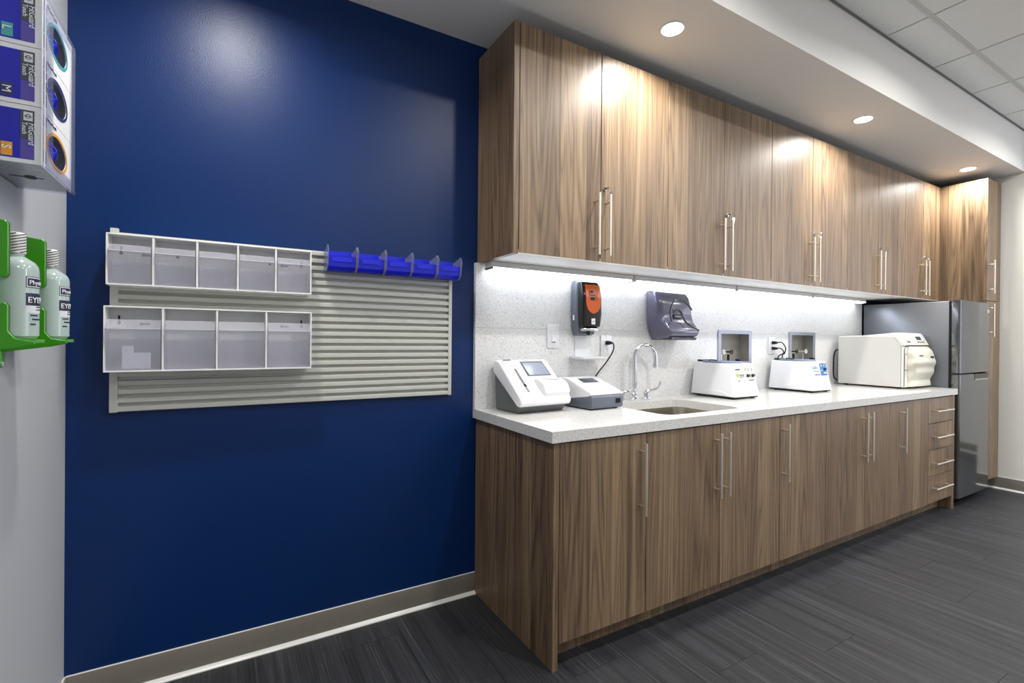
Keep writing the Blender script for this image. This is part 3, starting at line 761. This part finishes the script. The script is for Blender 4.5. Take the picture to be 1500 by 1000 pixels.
# drip tray
t = thing('drip_tray', 'white plastic drip tray bracket under the soap dispenser', 'drip tray', (.61, YW, 1.09))
MB().box(.562, .662, YW-.003, YW, 1.094, 1.2135, .001, 1).build('bracket', 'white_plastic', t)
MB().plate(rrect(.520, .704, -.128, YW-.0031, .02, 5), [rrect(.528, .696, -.120, YW-.010, .016, 5)], 'z', 1.096, 1.106).build('rim', 'white_plastic', t)
MB().prism(rrect(.528, .696, -.120, YW-.010, .016, 5), 'z', 1.090, 1.098, .002, 1).build('dish', 'white_plastic', t)

# paper towel dispenser
t = thing('towel_dispenser', 'translucent violet-grey paper towel dispenser on the backsplash', 'towel dispenser', (1.2, YW, 1.2))
TX0, TX1 = 1.058, 1.352
prof = [  # z, inset at left, inset at right, front depth, corner radius
 (1.200, .060, .030, -.100, .02), (1.206, .050, .018, -.150, .03), (1.222, .040, .008, -.178, .03), (1.246, .026, .0, -.182, .03), (1.270, .016, .0, -.166, .03),
 (1.300, .008, .003, -.146, .035), (1.345, .002, .010, -.138, .035), (1.395, 0, .014, -.134, .035), (1.435, 0, .018, -.126, .035), (1.462, .003, .026, -.112, .03), (1.474, .010, .040, -.092, .02)]
def trow(z, a, b, yf, r): return [(p[0], p[1], z) for p in rrect(TX0+a, TX1-b, yf, YW, r, 6)]
MB().loft([trow(*p) for p in prof]).build('cover', 'towel_violet', t, 'translucent violet-grey cover', smooth=50)
def tfront(z):
    for A, B in zip(prof, prof[1:]):
        if A[0] <= z <= B[0]: return A[3]+(B[3]-A[3])*(z-A[0])/(B[0]-A[0])
    return prof[-1][3]
def swoosh(pts, r, name, m): 
    MB().tube([(x, tfront(z)-.0005, z) for x, z in pts], r, 10, 6).build(name, m, t)
swoosh([(1.145, 1.300), (1.142, 1.345), (1.160, 1.395), (1.205, 1.425), (1.255, 1.420), (1.300, 1.395), (1.325, 1.370)], .004, 'upper_ridge', 'towel_dark')
swoosh([(1.168, 1.352), (1.205, 1.368), (1.235, 1.350), (1.252, 1.310), (1.285, 1.275), (1.335, 1.252)], .0045, 'wave_ridge', 'towel_dark')
swoosh([(1.105, 1.276), (1.130, 1.290), (1.200, 1.290), (1.225, 1.270), (1.228, 1.230)], .003, 'lower_ridge', 'towel_dark')
MB().prism([(YW, 1.196), (-.165, 1.196), (-.172, 1.210), (YW, 1.206)], 'x', TX0+.062, TX1-.024, .002, 1).build('tear_bar', 'towel_dark', t)
MB().box(1.185, 1.275, -.160, -.120, 1.1945, 1.1995).build('paper_edge', 'paper', t, 'white paper edge', smooth=0)
MB().prism(rrect(1.160, 1.232, 1.316, 1.340, .008, 4), 'y', -.149, -.138).build('logo_plate', 'gloss_black', t)
MB().lathe((1.171, -.1492, 1.328), [(0, -.0006), (.005, -.0006), (.005, 0), (0, 0)], 14, 'y').build('logo_drop', 'sticker_blue', t, smooth=0)
lettering('San Jamar', .010, (1.179, -.1494, 1.325), (1, 0, 0), (0, 0, 1), 'ink_white', t)

# ================================================================== things on the counter
HZ = H+.0004
# larger analyzer
t = thing('strip_analyzer', 'large white analyzer with sloping touchscreen face and grey base', 'analyzer', (.215, -.15, HZ), rz=R(3))
ax0, ax1 = .072, .352
MB().prism([(-.050, HZ), (-.225, HZ), (-.248, HZ+.030), (-.245, HZ+.040), (-.036, HZ+.175), (-.036, HZ+.150), (-.045, HZ+.02)], 'x', ax0+.010, ax1-.012, .006, 2).build('base', 'dark_grey_plastic', t, 'grey plastic base')
shellp = [(-.035, HZ+.205), (-.042, HZ+.225), (-.058, HZ+.230), (-.085, HZ+.222), (-.180, HZ+.140), (-.262, HZ+.075), (-.272, HZ+.060), (-.270, HZ+.040), (-.255, HZ+.031), (-.235, HZ+.034), (-.035, HZ+.172)]
MB().prism(shellp, 'x', ax0, ax1, .008, 3).build('shell', 'lab_white', t, 'white upper shell')
# sloping frame: s runs down the face, n is its normal
sA, sB = Vector((-.085, HZ+.222)), Vector((-.262, HZ+.075)); sd = (sB-sA).normalized(); nn = Vector((sd.y, -sd.x))
nn = nn if nn.y > 0 else -nn
def face(s, n): q = sA + sd*s + nn*n; return (q.x, q.y)
def slab(x0, x1, s0, s1, n0, n1, bev=0.): return MB().prism([face(s0, n0), face(s1, n0), face(s1, n1), face(s0, n1)], 'x', x0, x1, bev, 2)
slab(.186, .318, .002, .098, -.004, .0012, .001).build('screen_bezel', 'dark_grey_plastic', t)
slab(.194, .312, .012, .096, .0013, .0022).build('screen', 'screen_sheen', t, 'pale bluish touchscreen with painted reflection')  # reflection on the glass put into its pale colour
slab(.132, .142, .050, .200, .0002, .0016).build('strip_slot', 'groove_grey', t, 'long grey strip groove')
slab(.132, .142, .152, .166, .0017, .003).build('strip_sensor', 'gloss_black', t)
slab(.090, .162, -.010, .030, -.002, .0015, .001).build('printer_flap', 'lab_white', t)
slab(.098, .140, -.012, -.004, .0016, .0024).build('printer_slot', 'dark_grey_plastic', t)
MB().prism([face(.120, -.004), face(.130, .012), face(.150, .026), face(.190, .034), face(.226, .020), face(.236, -.012), face(.225, -.03)], 'x', .205, .348, .007, 3).build('tray_cover', 'lab_white', t, 'bulging white tray cover')
MB().tube([(.232, *face(.134, .0155)), (.250, *face(.150, .0275)), (.285, *face(.158, .0305)), (.318, *face(.152, .0285)), (.336, *face(.136, .0175))], .0018, 8, 6).build('grip_line', 'panel_grey', t)
for q in (ax0+.03, ax1-.03): MB().cyl((q, -.20, H+.00005), (q, -.20, HZ+.002), .010, n=12).build('foot', 'black_rubber', t)
# smaller analyzer
t = thing('small_analyzer', 'smaller white analyzer with slate grey front and base', 'analyzer', (.54, -.18, HZ), rz=R(3))
bx0, bx1 = .437, .638
MB().prism([(-.055, HZ+.004), (-.292, HZ+.004), (-.302, HZ+.012), (-.302, HZ+.060), (-.294, HZ+.068), (-.270, HZ+.062), (-.12, HZ+.040), (-.055, HZ+.036)], 'x', bx0, bx1, .004, 2).build('base', 'slate_plastic', t, 'slate grey base')
MB().prism([(-.056, HZ+.034), (-.052, HZ+.130), (-.060, HZ+.138), (-.110, HZ+.139), (-.135, HZ+.134), (-.286, HZ+.083), (-.297, HZ+.074), (-.295, HZ+.068), (-.268, HZ+.060), (-.12, HZ+.038)], 'x', bx0+.001, bx1-.001, .006, 3).build('shell', 'lab_white', t, 'white upper shell')
sA, sB = Vector((-.135, HZ+.134)), Vector((-.286, HZ+.083)); sd = (sB-sA).normalized(); nn = Vector((sd.y, -sd.x)); nn = nn if nn.y > 0 else -nn
slab(.492, .590, .002, .052, -.001, .0012, .0005).build('screen', 'screen_dark', t, 'dark display')
slab(.480, .602, .066, .128, .0001, .0010, 0).build('keypad', 'white_plastic', t, 'flat white keypad')
MB().box(.588, .620, -.3035, -.301, HZ+.028, HZ+.050).build('side_port', 'gloss_black', t, 'small black port', smooth=0)
for q in (bx0+.02, bx1-.03):
    for yy in (-.28, -.08): MB().cyl((q, yy, H+.0001), (q, yy, HZ+.005), .009, n=12).build('foot', 'black_rubber', t)

# centrifuges
def centrifuge(x, y, label, blue):
    t = thing('centrifuge', label, 'centrifuge', (x, y, HZ), 'benchtop centrifuges')
    w0, w1, d, h, zb = .118, .100, .298, .180, HZ+.014
    yb = y+d/2; yf = y-d/2
    rings = []
    for k, (f, gx, gf) in enumerate(((0, 0, 0), (.03, 0, 0), (1., w0-w1, .034), (1.03, w0-w1+.004, .040))):
        z = zb+h*f; a = w0-gx
        rings.append([(x+p[0], p[1], z) for p in rrect(-a, a, yf+gf, yb-gf*.2, .012 if k < 3 else .010, 4)])
    MB().loft(rings).build('housing', 'lab_white', t, 'white sloping housing', smooth=35)
    MB().prism([(x+p[0], p[1]) for p in rrect(-w0+.006, w0-.006, yf+.006, yb-.004, .01, 3)], 'z', HZ+.006, zb-.0002).build('base_plate', 'black_rubber', t)
    for q in (-w0+.03, w0-.03):
        for yy in (yf+.03, yb-.04): MB().cyl((x+q, yy, H+.0001), (x+q, yy, HZ+.007), .014, n=14).build('foot', 'black_rubber', t)
    zt = zb+h*1.03
    # flat lid, hinged at the back
    MB().prism([(x+p[0], p[1]) for p in rrect(-w1+.010, w1-.016, yf+.062, yb-.030, .06, 8)], 'z', zt+.0002, zt+.010, .002, 1).build('lid', 'lid_blue', t, 'blue-grey flat lid')
    m = MB().box(x-w1+.016, x+w1-.10, yb-.050, yb-.020, zt+.004, zt+.016, .003, 1)
    m.tube([(x-w1+.012, yb-.11, zt+.013), (x-w1+.030, yb-.10, zt+.016), (x-w1+.060, yb-.13, zt+.013)], .004, 8, 5)
    m.build('hinge', 'black_plastic', t)
    MB().box(x+w1-.058, x+w1-.030, yf+.085, yf+.110, zt+.0102, zt+.024, .003, 2).build('latch', 'black_rubber', t)
    # swelling at the foot of the side wall
    arch = []
    for k in range(13):
        q = math.pi*k/12; arch.append((y-.02-.085*math.cos(q), zb+.004+.026*math.sin(q)))
    MB().prism(arch, 'x', x-w0-.0035, x-w0+.012, .002, 1).build('side_swell', 'lab_white', t)
    # control panel lying on the sloping front
    A = Vector((yf, zb+h*.03)); B = Vector((yf+.034, zb+h)); ud = (B-A).normalized(); nd = Vector((-ud.y, ud.x))
    Pn = lambda u, n: tuple(A+ud*u+nd*n)
    def sl(xa, xb, ua, ub, na, nb): return MB().prism([Pn(ua, na), Pn(ub, na), Pn(ub, nb), Pn(ua, nb)], 'x', xa, xb)
    L_ = (B-A).length; U = (0, ud.x, ud.y); N = Vector((0, nd.x, nd.y))
    def pt(xx, u, n=.0018): q = Pn(u, n); return (xx, q[0], q[1])
    if blue:
        sl(x-.086, x+.090, .088, L_-.006, .0002, .0010).build('control_panel', 'panel_grey', t, 'pale control label', smooth=0)
        sl(x+.012, x+.088, .090, L_-.008, .0011, .0018).build('blue_field', 'sticker_blue', t, 'blue half of the control label', smooth=0)
        lettering('Labo', .034, pt(x-.080, L_-.044, .0014), (1, 0, 0), U, 'sticker_blue', t)
        m = sl(x-.070, x-.006, .118, .121, .0011, .0016); m.build('print_line', 'ink', t, smooth=0)
        m = sl(x-.062, x+.002, .094, .099, .0011, .0016); m.build('print_line', 'ink', t, smooth=0)
        for xx, uu in ((x+.030, .155), (x+.062, .155), (x+.030, .125)): 
            q = Vector(pt(xx, uu)); MB().cyl(q, q+N*.0012, .005, n=12).build('indicator', 'sticker_white', t)
        q = Vector(pt(x+.064, .132)); MB().cyl(q, q+N*.012, .008, .007, 14).build('knob', 'ink_navy', t)
        q = Vector(pt(x+.060, .102)); sl(x+.048, x+.080, .104, .110, .0019, .0026).build('switch_legend', 'ink_white', t, smooth=0)
    else:
        sl(x-.092, x+.092, .070, L_-.006, .0002, .0010).build('control_panel', 'panel_grey', t, 'pale control label', smooth=0)
        for xx in (x+.028, x+.072):
            q = Vector(pt(xx, .112)); MB().cyl(q, q+N*.013, .0095, .008, 16).build('knob', 'black_plastic', t)
        m = sl(x-.074, x-.034, .146, .152, .0011, .0016); m.build('print_line', 'ink', t, smooth=0)
        m = sl(x+.034, x+.084, .084, .088, .0011, .0016); m.build('print_line', 'ink', t, smooth=0)
        m = sl(x-.060, x-.050, .080, .086, .0011, .0016); m.build('print_line', 'ink', t, smooth=0)
        for k in range(3): sl(x+.014+.028*k, x+.018+.028*k, .138, .156, .0011, .0016).build('print_line', 'dark_grey_plastic', t, smooth=0)
        lettering('Quest', .017, pt(x-.046, .112, .0014), (1, 0, 0), U, 'ink', t)
        m = sl(x-.046, x-.004, .104, .107, .0011, .0016); m.build('print_line', 'dark_grey_plastic', t, smooth=0)
        q = Vector(pt(x-.062, .116, .0012))
        MB().lathe((0, 0, 0), [(0, 0), (.011, 0), (.011, .0006), (0, .0006)], 20).build('logo', 'yellow_green', t, 'small yellow-green emblem')
        lg = t.children[-1] if False else bpy.data.objects[[o.name for o in t.children if o.name.startswith('logo')][0]]
        rot = Vector((0, 0, 1)).rotation_difference(N).to_matrix().to_4x4(); rot.translation = q
        lg.data.transform(rot)
    return t
centrifuge(1.545, -.196, 'white centrifuge nearer the sink with two black knobs', False)
centrifuge(2.335, -.196, 'white centrifuge with a blue and white control label', True)

# sterilizer
t = thing('sterilizer', 'cream tabletop sterilizer with a wavy door beside the fridge', 'sterilizer', (3.31, -.27, HZ))
kx0, kx1 = 3.112, 3.512
zb = HZ+.012
MB().prism([(-.060, zb), (-.468, zb), (-.468, 1.165), (-.430, 1.227), (-.060, 1.227)], 'x', kx0, kx0+.006, .0008, 1).build('side_panel', 'autoclave_side', t, 'grey-beige side panel', smooth=0)
MB().prism([(-.058, zb), (-.470, zb), (-.470, 1.170), (-.433, 1.240), (-.25, 1.238), (-.058, 1.232)], 'x', kx0+.0062, kx1, .004, 2).build('housing', 'autoclave_white', t)
MB().prism([(-.060, 1.2275), (-.20, 1.2275), (-.31, 1.2275), (-.430, 1.2275), (-.469, 1.166), (-.492, 1.172), (-.448, 1.258), (-.430, 1.264), (-.36, 1.256), (-.24, 1.245), (-.060, 1.240)], 'x', kx0+.002, kx1-.004, .003, 2).build('top_cover', 'autoclave_white', t, 'white curved top')
# sloping control panel
A = Vector((-.4925, 1.172)); B = Vector((-.4485, 1.257)); ud = (B-A).normalized(); nd = Vector((-ud.y, ud.x))
def sl(xa, xb, ua, ub, na, nb): return MB().prism([tuple(A+ud*u+nd*n) for u, n in ((ua, na), (ub, na), (ub, nb), (ua, nb))], 'x', xa, xb)
sl(kx0+.030, kx1-.010, .004, .090, -.001, .0022).build('control_panel', 'autoclave_cream', t, 'cream sloping control panel', smooth=0)
sl(kx0+.205, kx0+.345, .014, .080, .0023, .0032).build('keypad', 'panel_grey', t, smooth=0)
sl(kx0+.235, kx0+.315, .044, .072, .0033, .0042).build('display', 'gloss_black', t, 'small black display', smooth=0)
for k in range(4): sl(kx0+.225+.03*k, kx0+.243+.03*k, .020, .034, .0033, .0046).build('key', 'dark_grey_plastic', t, smooth=0)
sl(kx0+.065, kx0+.115, .022, .036, .0023, .0030).build('print_line', 'dark_grey_plastic', t, smooth=0)
# front frame left of the door, with a narrow inset door
MB().box(kx0+.002, kx0+.070, -.489, -.4705, zb, 1.164, .002, 1).build('front_frame', 'autoclave_white', t)
MB().box(kx0+.006, kx0+.058, -.4925, -.4893, 1.000, 1.108, .001, 1).build('water_door', 'autoclave_white', t, 'narrow white inset door')
m = MB().box(kx0+.004, kx0+.060, -.4905, -.4892, .9965, .9995).box(kx0+.004, kx0+.060, -.4905, -.4892, 1.1085, 1.1115)
m.build('joint_line', 'ink', t, smooth=0)
m = MB().tube([(kx0+.002, -.4885, zb+.004), (kx0+.002, -.4885, 1.150), (kx0+.030, -.494, 1.172), (kx1-.014, -.494, 1.172)], .0022, 6, 0)
m.build('door_joint', 'ink', t)
# wavy door: depth and left edge change with height
rg = []
N_ = 40
for k in range(N_+1):
    f = k/N_; z = zb+.004+(1.166-zb-.004)*f
    dep = .030+.032*math.sin(math.pi*min(1, max(0, (f-.15)/.85))**1.0) + .0045*math.sin(f*math.pi*7.+.6)*(1 if f < .62 else max(0, 1-(f-.62)/.15))
    if f > .85: dep *= 1-.55*((f-.85)/.15)**2
    dep = max(dep, .022)
    le = .048+.010*math.sin(f*math.pi*2.2+.3)+.004*math.sin(f*math.pi*6.5)
    re = .010+.004*math.sin(f*math.pi*7.)*(1 if f < .6 else 0)+(.02*((f-.85)/.15)**2 if f > .85 else 0)
    yb_, yf_ = -.4712, -.4712-dep-.008
    xa, xb = kx0+le, kx1-re
    r = min(.030, dep*.6)
    ring = [(xa, yb_, z), (xa, yf_+r, z)]
    for q in range(1, 6): a_ = R(90*q/6); ring.append((xa+r*(1-math.cos(a_)), yf_+r*(1-math.sin(a_)), z))
    ring += [(xa+r, yf_, z), ((xa+xb)/2, yf_-.004, z), (xb-r, yf_, z)]
    for q in range(1, 6): a_ = R(90*q/6); ring.append((xb-r*(1-math.sin(a_)), yf_+r*(1-math.cos(a_)), z))
    ring += [(xb, yf_+r, z), (xb, yb_, z)]
    rg.append(ring)
dr = MB().loft(rg).build('door', 'autoclave_cream', t, 'cream wavy door', smooth=50)
MB().box(kx1-.108, kx1-.052, -.5395, -.525, 1.080, 1.096, .002, 1).build('latch_slot', 'ink', dr, 'dark latch slot')
MB().box(kx1-.110, kx1-.050, -.5415, -.525, 1.066, 1.079, .004, 2).build('latch_lip', 'autoclave_cream', dr)
lettering('MIDMARK', .014, (kx0+.100, -.5412, 1.096), (1, 0, 0), (0, 0, 1), 'ink', dr)
for q in (kx0+.04, kx1-.04):
    for yy in (-.43, -.10): MB().cyl((q, yy, H+.0001), (q, yy, zb+.001), .014, n=12).build('foot', 'black_rubber', t)
tag(MB().tube([(3.13, -.056, 1.13), (3.098, -.050, 1.13), (3.080, -.045, 1.09), (3.072, -.045, 1.00), (3.082, -.045, .920), (3.12, -.052, .895)], .006, 10, 6).build('drain_hose', 'black_rubber'),
    'black hose looping behind the sterilizer', 'hose')

# ================================================================== left wall: glove boxes
GX = -1.352; GY0, GY1 = -.648, -.420; GZ = 1.553; GH = .1235
t = thing('glove_box_holder', 'clear acrylic glove box holder on the grey wall', 'dispenser', (XL+.05, (GY0+GY1)/2, GZ), None)
a = .003
MB().box(XL+.0005, GX+.006, GY0-.005, GY1+.006, GZ-.006, GZ-.003).build('bottom', 'clear_acrylic', t, smooth=0)
MB().box(XL+.0005, XL+.0035, GY0-.005, GY1+.006, GZ-.003, GZ+3*GH+.01).build('back', 'clear_acrylic', t, smooth=0)
MB().box(XL+.0035, GX+.006, GY1+.003, GY1+.006, GZ-.003, GZ+3*GH-.005).build('far_side', 'clear_acrylic', t, smooth=0)
MB().plate([(GY0-.005, GZ-.003), (GY1+.003, GZ-.003), (GY1+.003, GZ+3*GH-.006), (GY0-.005, GZ+3*GH-.006)],
           [[(GY0+.055, GZ+.022), (GY1-.018, GZ+.022), (GY1-.018, GZ+3*GH-.03), (GY0+.055, GZ+3*GH-.03)]], 'x', GX+.0030, GX+.006).build('front', 'clear_acrylic', t, 'clear front frame', smooth=0)
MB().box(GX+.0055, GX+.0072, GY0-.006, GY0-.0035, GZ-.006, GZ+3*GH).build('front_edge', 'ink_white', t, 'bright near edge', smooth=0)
MB().tube([(XL+.02, -.60, GZ-.0064), (GX-.01, -.60, GZ-.0064)], .0006, 4, 0).build('embossed_line', 'panel_grey', t)
m = MB().torus((-1.395, -.545, GZ-.0064), .010, .0016, 'z', 16, 6).box(-1.430, -1.372, -.547, -.544, GZ-.0072, GZ-.0061)
m.build('embossed_logo', 'carton_dark', t, smooth=0)
SZ = [('S', 'amber', 'lowest glove box, amber size S, in the clear holder'), ('M', 'navy_ring', 'middle glove box, navy size M, in the clear holder'), ('L', 'teal', 'top glove box, teal size L, in the clear holder')]
for i, (sz, ring, lb) in enumerate(SZ):
    z0 = GZ-.0025+i*GH; z1 = z0+GH-.0015
    t = thing('glove_box', lb, 'glove box', (XL+.05, (GY0+GY1)/2, z0), 'glove boxes on the grey wall')
    x0 = XL+.0042
    zc, yc = (z0+z1)/2, (GY0+GY1)/2-.002
    el = [(yc+.070*math.cos(2*math.pi*k/36), zc+.034*math.sin(2*math.pi*k/36)) for k in range(36)]
    ib = MB().box(x0, GX-.040, GY0, GY1, z0, z1)
    for q0, q1, r0, r1 in ((GY0, GY0+.001, z0, z1), (GY1-.001, GY1, z0, z1), (GY0+.001, GY1-.001, z0, z0+.001), (GY0+.001, GY1-.001, z1-.001, z1)): ib.box(GX-.0399, GX-.0013, q0, q1, r0, r1)
    ib.build('carton', 'carton_white', t, 'white printed carton', smooth=0)
    MB().plate([(GY0, z0), (GY1, z0), (GY1, z1), (GY0, z1)], [el], 'x', GX-.0012, GX).build('carton_front', 'carton_white', t, smooth=0)
    e2 = [(yc+.078*math.cos(2*math.pi*k/36), zc+.041*math.sin(2*math.pi*k/36)) for k in range(36)]
    MB().plate(e2, [el], 'x', GX+.0001, GX+.0009).build('opening_ring', ring, t, 'coloured ring round the opening', smooth=0)
    MB().box(GX-.0398, GX-.0388, GY0+.002, GY1-.002, z0+.002, z1-.002).build('cavity_shade', 'glove_shade', t, 'dark sheet standing for the shade inside the carton', smooth=0)  # dark sheet paints the shade within the carton
    # crumpled glove in the opening
    gm = MB(); rg = []
    for k in range(9):
        f = k/8; rr = math.sqrt(max(.0004, 1-f*f))
        rg.append([(GX-.0385+(.036+.004*math.sin(2.1*j))*f, yc-.006+.062*rr*math.cos(2*math.pi*j/30)*(1+.13*math.sin(5*j+k)), zc+.002+.030*rr*math.sin(2*math.pi*j/30)*(1+.18*math.sin(3.3*j+2*k))) for j in range(30)])
    gm.loft(rg).build('glove', 'glove_blue', t, 'blue glove poking out', smooth=60)
    # printed end facing the viewer (flat print)
    Y = GY0-.0006
    def pr(xa, xb, za, zb_, m_, nm='print_panel', d=0.): MB().box(xa, xb, Y-d, GY0-.00005-d*.9, za, zb_).build(nm, m_, t, smooth=0)
    pr(x0+.001, GX-.0325, z0+.009, z1-.010, 'carton_blue', 'blue_print')
    pr(GX-.0325, GX-.0110, z0+.009, z1-.010, 'carton_purple', 'purple_print')
    pr(GX-.0325, GX-.0110, z0+.052, z1-.010, 'carton_dark', 'grey_print', .0007)
    pr(GX-.0275, GX-.0135, z1-.032, z1-.014, 'paper', 'logo_square', .0012)
    Yt = Y-.0016
    MB().torus((GX-.0205, Yt, z1-.023), .004, .0006, 'y', 12, 4).box(GX-.0265, GX-.0145, Yt-.0003, Yt, z1-.0235, z1-.0225).build('logo', 'ink', t, smooth=0)
    lettering('FitGuard', .0150, (GX-.0195, Yt, z1-.036), (0, 0, -1), (1, 0, 0), 'ink_white', t, sx=.86, shear=.15)
    lettering('Touch', .0115, (GX-.0295, Yt, z1-.036), (0, 0, -1), (1, 0, 0), 'ink_white', t, sx=.86)
    pr(GX-.062, GX-.0445, z0+.012, z0+.040, ring, 'size_patch', .0007)
    lettering(sz, .020, (GX-.060, Y-.0016, z0+.034), (0, 0, -1), (1, 0, 0), 'ink_white', t)
    # print on the front with the opening
    for za, zb_, m_ in ((z0+.012, z0+.040, 'navy_ring'), (z0+.044, z0+.085, ring), (z0+.090, z1-.008, 'carton_purple')):
        MB().box(GX+.0001, GX+.0008, GY0+.012, GY0+.030, za, zb_).build('front_print', m_, t, smooth=0)
    lettering(sz, .026, (GX+.0011, GY0+.014, z0+.056), (0, 1, 0), (0, 0, 1), 'ink_white', t)
    lettering('FitGuard Touch', .010, (GX+.0011, GY0+.034, z1-.013), (0, 1, 0), (0, 0, 1), 'ink_navy', t)

# ================================================================== left wall: eyewash station
t = thing('eyewash_holder', 'green wall holder for the two eyewash bottles', 'eyewash station', (XL, -.60, 1.13))
BYs = [(-.700, 'nearer eyewash bottle with striped white cap in the green holder'), (-.478, 'farther eyewash bottle with striped white cap, next to the blue wall')]
BX, BR, BZ = -1.377, .0355, 1.181
MB().box(XL+.0005, XL+.010, -.86, -.575, 1.385, 1.425, .003, 2).build('upper_rail', 'green_plastic', t)
MB().box(XL+.0005, XL+.004, -.86, -.500, 1.118, 1.425, .001, 1).build('back_plate', 'green_plastic', t, smooth=0)
MB().box(XL+.0042, XL+.030, -.86, -.600, 1.118, 1.136, .003, 2).build('lower_rail', 'green_plastic', t)
MB().cyl((XL+.030, -.612, 1.127), (XL+.033, -.612, 1.127), .005, n=12).build('screw', 'chrome', t)
for by, lb in BYs:
    # side plate in front of the bottle, open in the middle
    yp = by-BR-.006
    top_ = [(XL+.0045, 1.418), (BX-.003, 1.412), (BX+.002, 1.406), (BX+.002, 1.306), (BX-.002, 1.300), (BX-.010, 1.302), (BX-.014, 1.330), (BX-.026, 1.352), (XL+.0045, 1.360)]
    low = [(XL+.0045, 1.150), (BX+.010, 1.162), (BX+.040, 1.170), (BX+.040, 1.176), (BX+.012, 1.182), (BX+.002, 1.196), (BX+.002, 1.246), (BX-.003, 1.252), (BX-.012, 1.250), (BX-.016, 1.200), (XL+.0045, 1.190)]
    for pts, nm in ((top_, 'upper_arm'), (low, 'lower_arm')):
        MB().prism(pts, 'y', yp-.003, yp+.003, .0012, 1).build(nm, 'green_plastic', t)
        MB().prism([(p[0]+.0006, p[1]) for p in pts], 'y', yp+.0032, yp+.0050).build('arm_edge', 'green_dark', t)
    MB().prism([(XL+.0045, yp+.006), (BX+.040, yp+.006), (BX+.040, by+BR*.6), (BX+.02, by+BR+.010), (XL+.0045, by+BR+.010)], 'z', 1.172, 1.1795, .001, 1).build('shelf', 'green_plastic', t)
    # the bottle
    b = thing('eyewash_bottle', lb, 'bottle', (BX, by, BZ), 'eyewash bottles')
    MB().lathe((BX, by, BZ), [(0, .0), (.030, 0), (BR, .006), (BR, .138), (BR-.0015, .147), (BR-.006, .155), (BR-.014, .161), (.0165, .1645), (.0135, .167), (.0135, .172), (0, .172)], 36).build('body', 'bottle_fluid', b, 'pale green translucent bottle')
    cpo = MB().lathe((BX, by, BZ+.1722), [(0, 0), (.0158, 0), (.0162, .002), (.0160, .038), (.0145, .0415), (0, .0415)], 30).build('cap', 'cap_white', b, 'white cap with dark slanting stripes')
    for k in range(-1, 8):
        pts = []
        for q in range(-7, 8):
            an = R(-50+q*11); zz = .001+.0058*k+.0011*q
            if 0.0005 < zz < .0405: pts.append((BX+.0163*math.cos(an), by+.0163*math.sin(an), BZ+.1722+zz))
        if len(pts) > 2: MB().tube(pts, .0010, 4, 0).build('stripe', 'ink', cpo, smooth=0)
    # printed label: curved patches on the bottle, facing the room
    def patch(a0, a1, z0, z1, m_, rr=.0003, nm='label_print'):
        n = 12; A_, B_ = [], []
        for k in range(n+1):
            an = R(a0+(a1-a0)*k/n); A_.append((BX+(BR+rr)*math.cos(an), by+(BR+rr)*math.sin(an))); B_.append((BX+(BR-.0004)*math.cos(an), by+(BR-.0004)*math.sin(an)))
        MB().prism(A_+B_[::-1], 'z', BZ+z0, BZ+z1).build(nm, m_, b, smooth=0)
    C0 = -8
    patch(C0-42, C0+42, .103, .125, 'ink_navy')
    patch(C0-40, C0+40, .1045, .1235, 'ink_white', .0005); patch(C0-38, C0+38, .106, .122, 'ink_navy', .0007)
    patch(C0-42, C0+42, .067, .092, 'ink_navy'); patch(C0-42, C0+42, .052, .067, 'paper')
    for zz in (.058, .0635): patch(C0-10, C0+38, zz, zz+.002, 'ink_navy', .0006)
    patch(C0-30, C0-2, .046, .049, 'ink_navy'); patch(C0-24, C0+30, .038, .041, 'ink_navy'); patch(C0-30, C0-10, .028, .031, 'ink_navy')
    def wrap(txt, size, z, a0, m_):
        c = bpy.data.curves.new('t', 'FONT'); c.body = txt; c.size = size; c.extrude = .0003; c.resolution_u = 2
        o = bpy.data.objects.new('t', c); COL.objects.link(o)
        me = bpy.data.meshes.new_from_object(o.evaluated_get(bpy.context.evaluated_depsgraph_get())); bpy.data.objects.remove(o)
        for v in me.vertices:
            an = R(a0)+v.co.x/BR; rr = BR+.0010+v.co.z
            v.co = (BX+rr*math.cos(an), by+rr*math.sin(an), BZ+z+v.co.y)
        me.materials.clear(); me.materials.append(MATS[m_]); link('lettering', me, b, None, 0)
    wrap('Physicians', .0125, .1095, C0-34, 'ink_white'); wrap('EYEWASH', .0165, .0730, C0-38, 'ink_white')
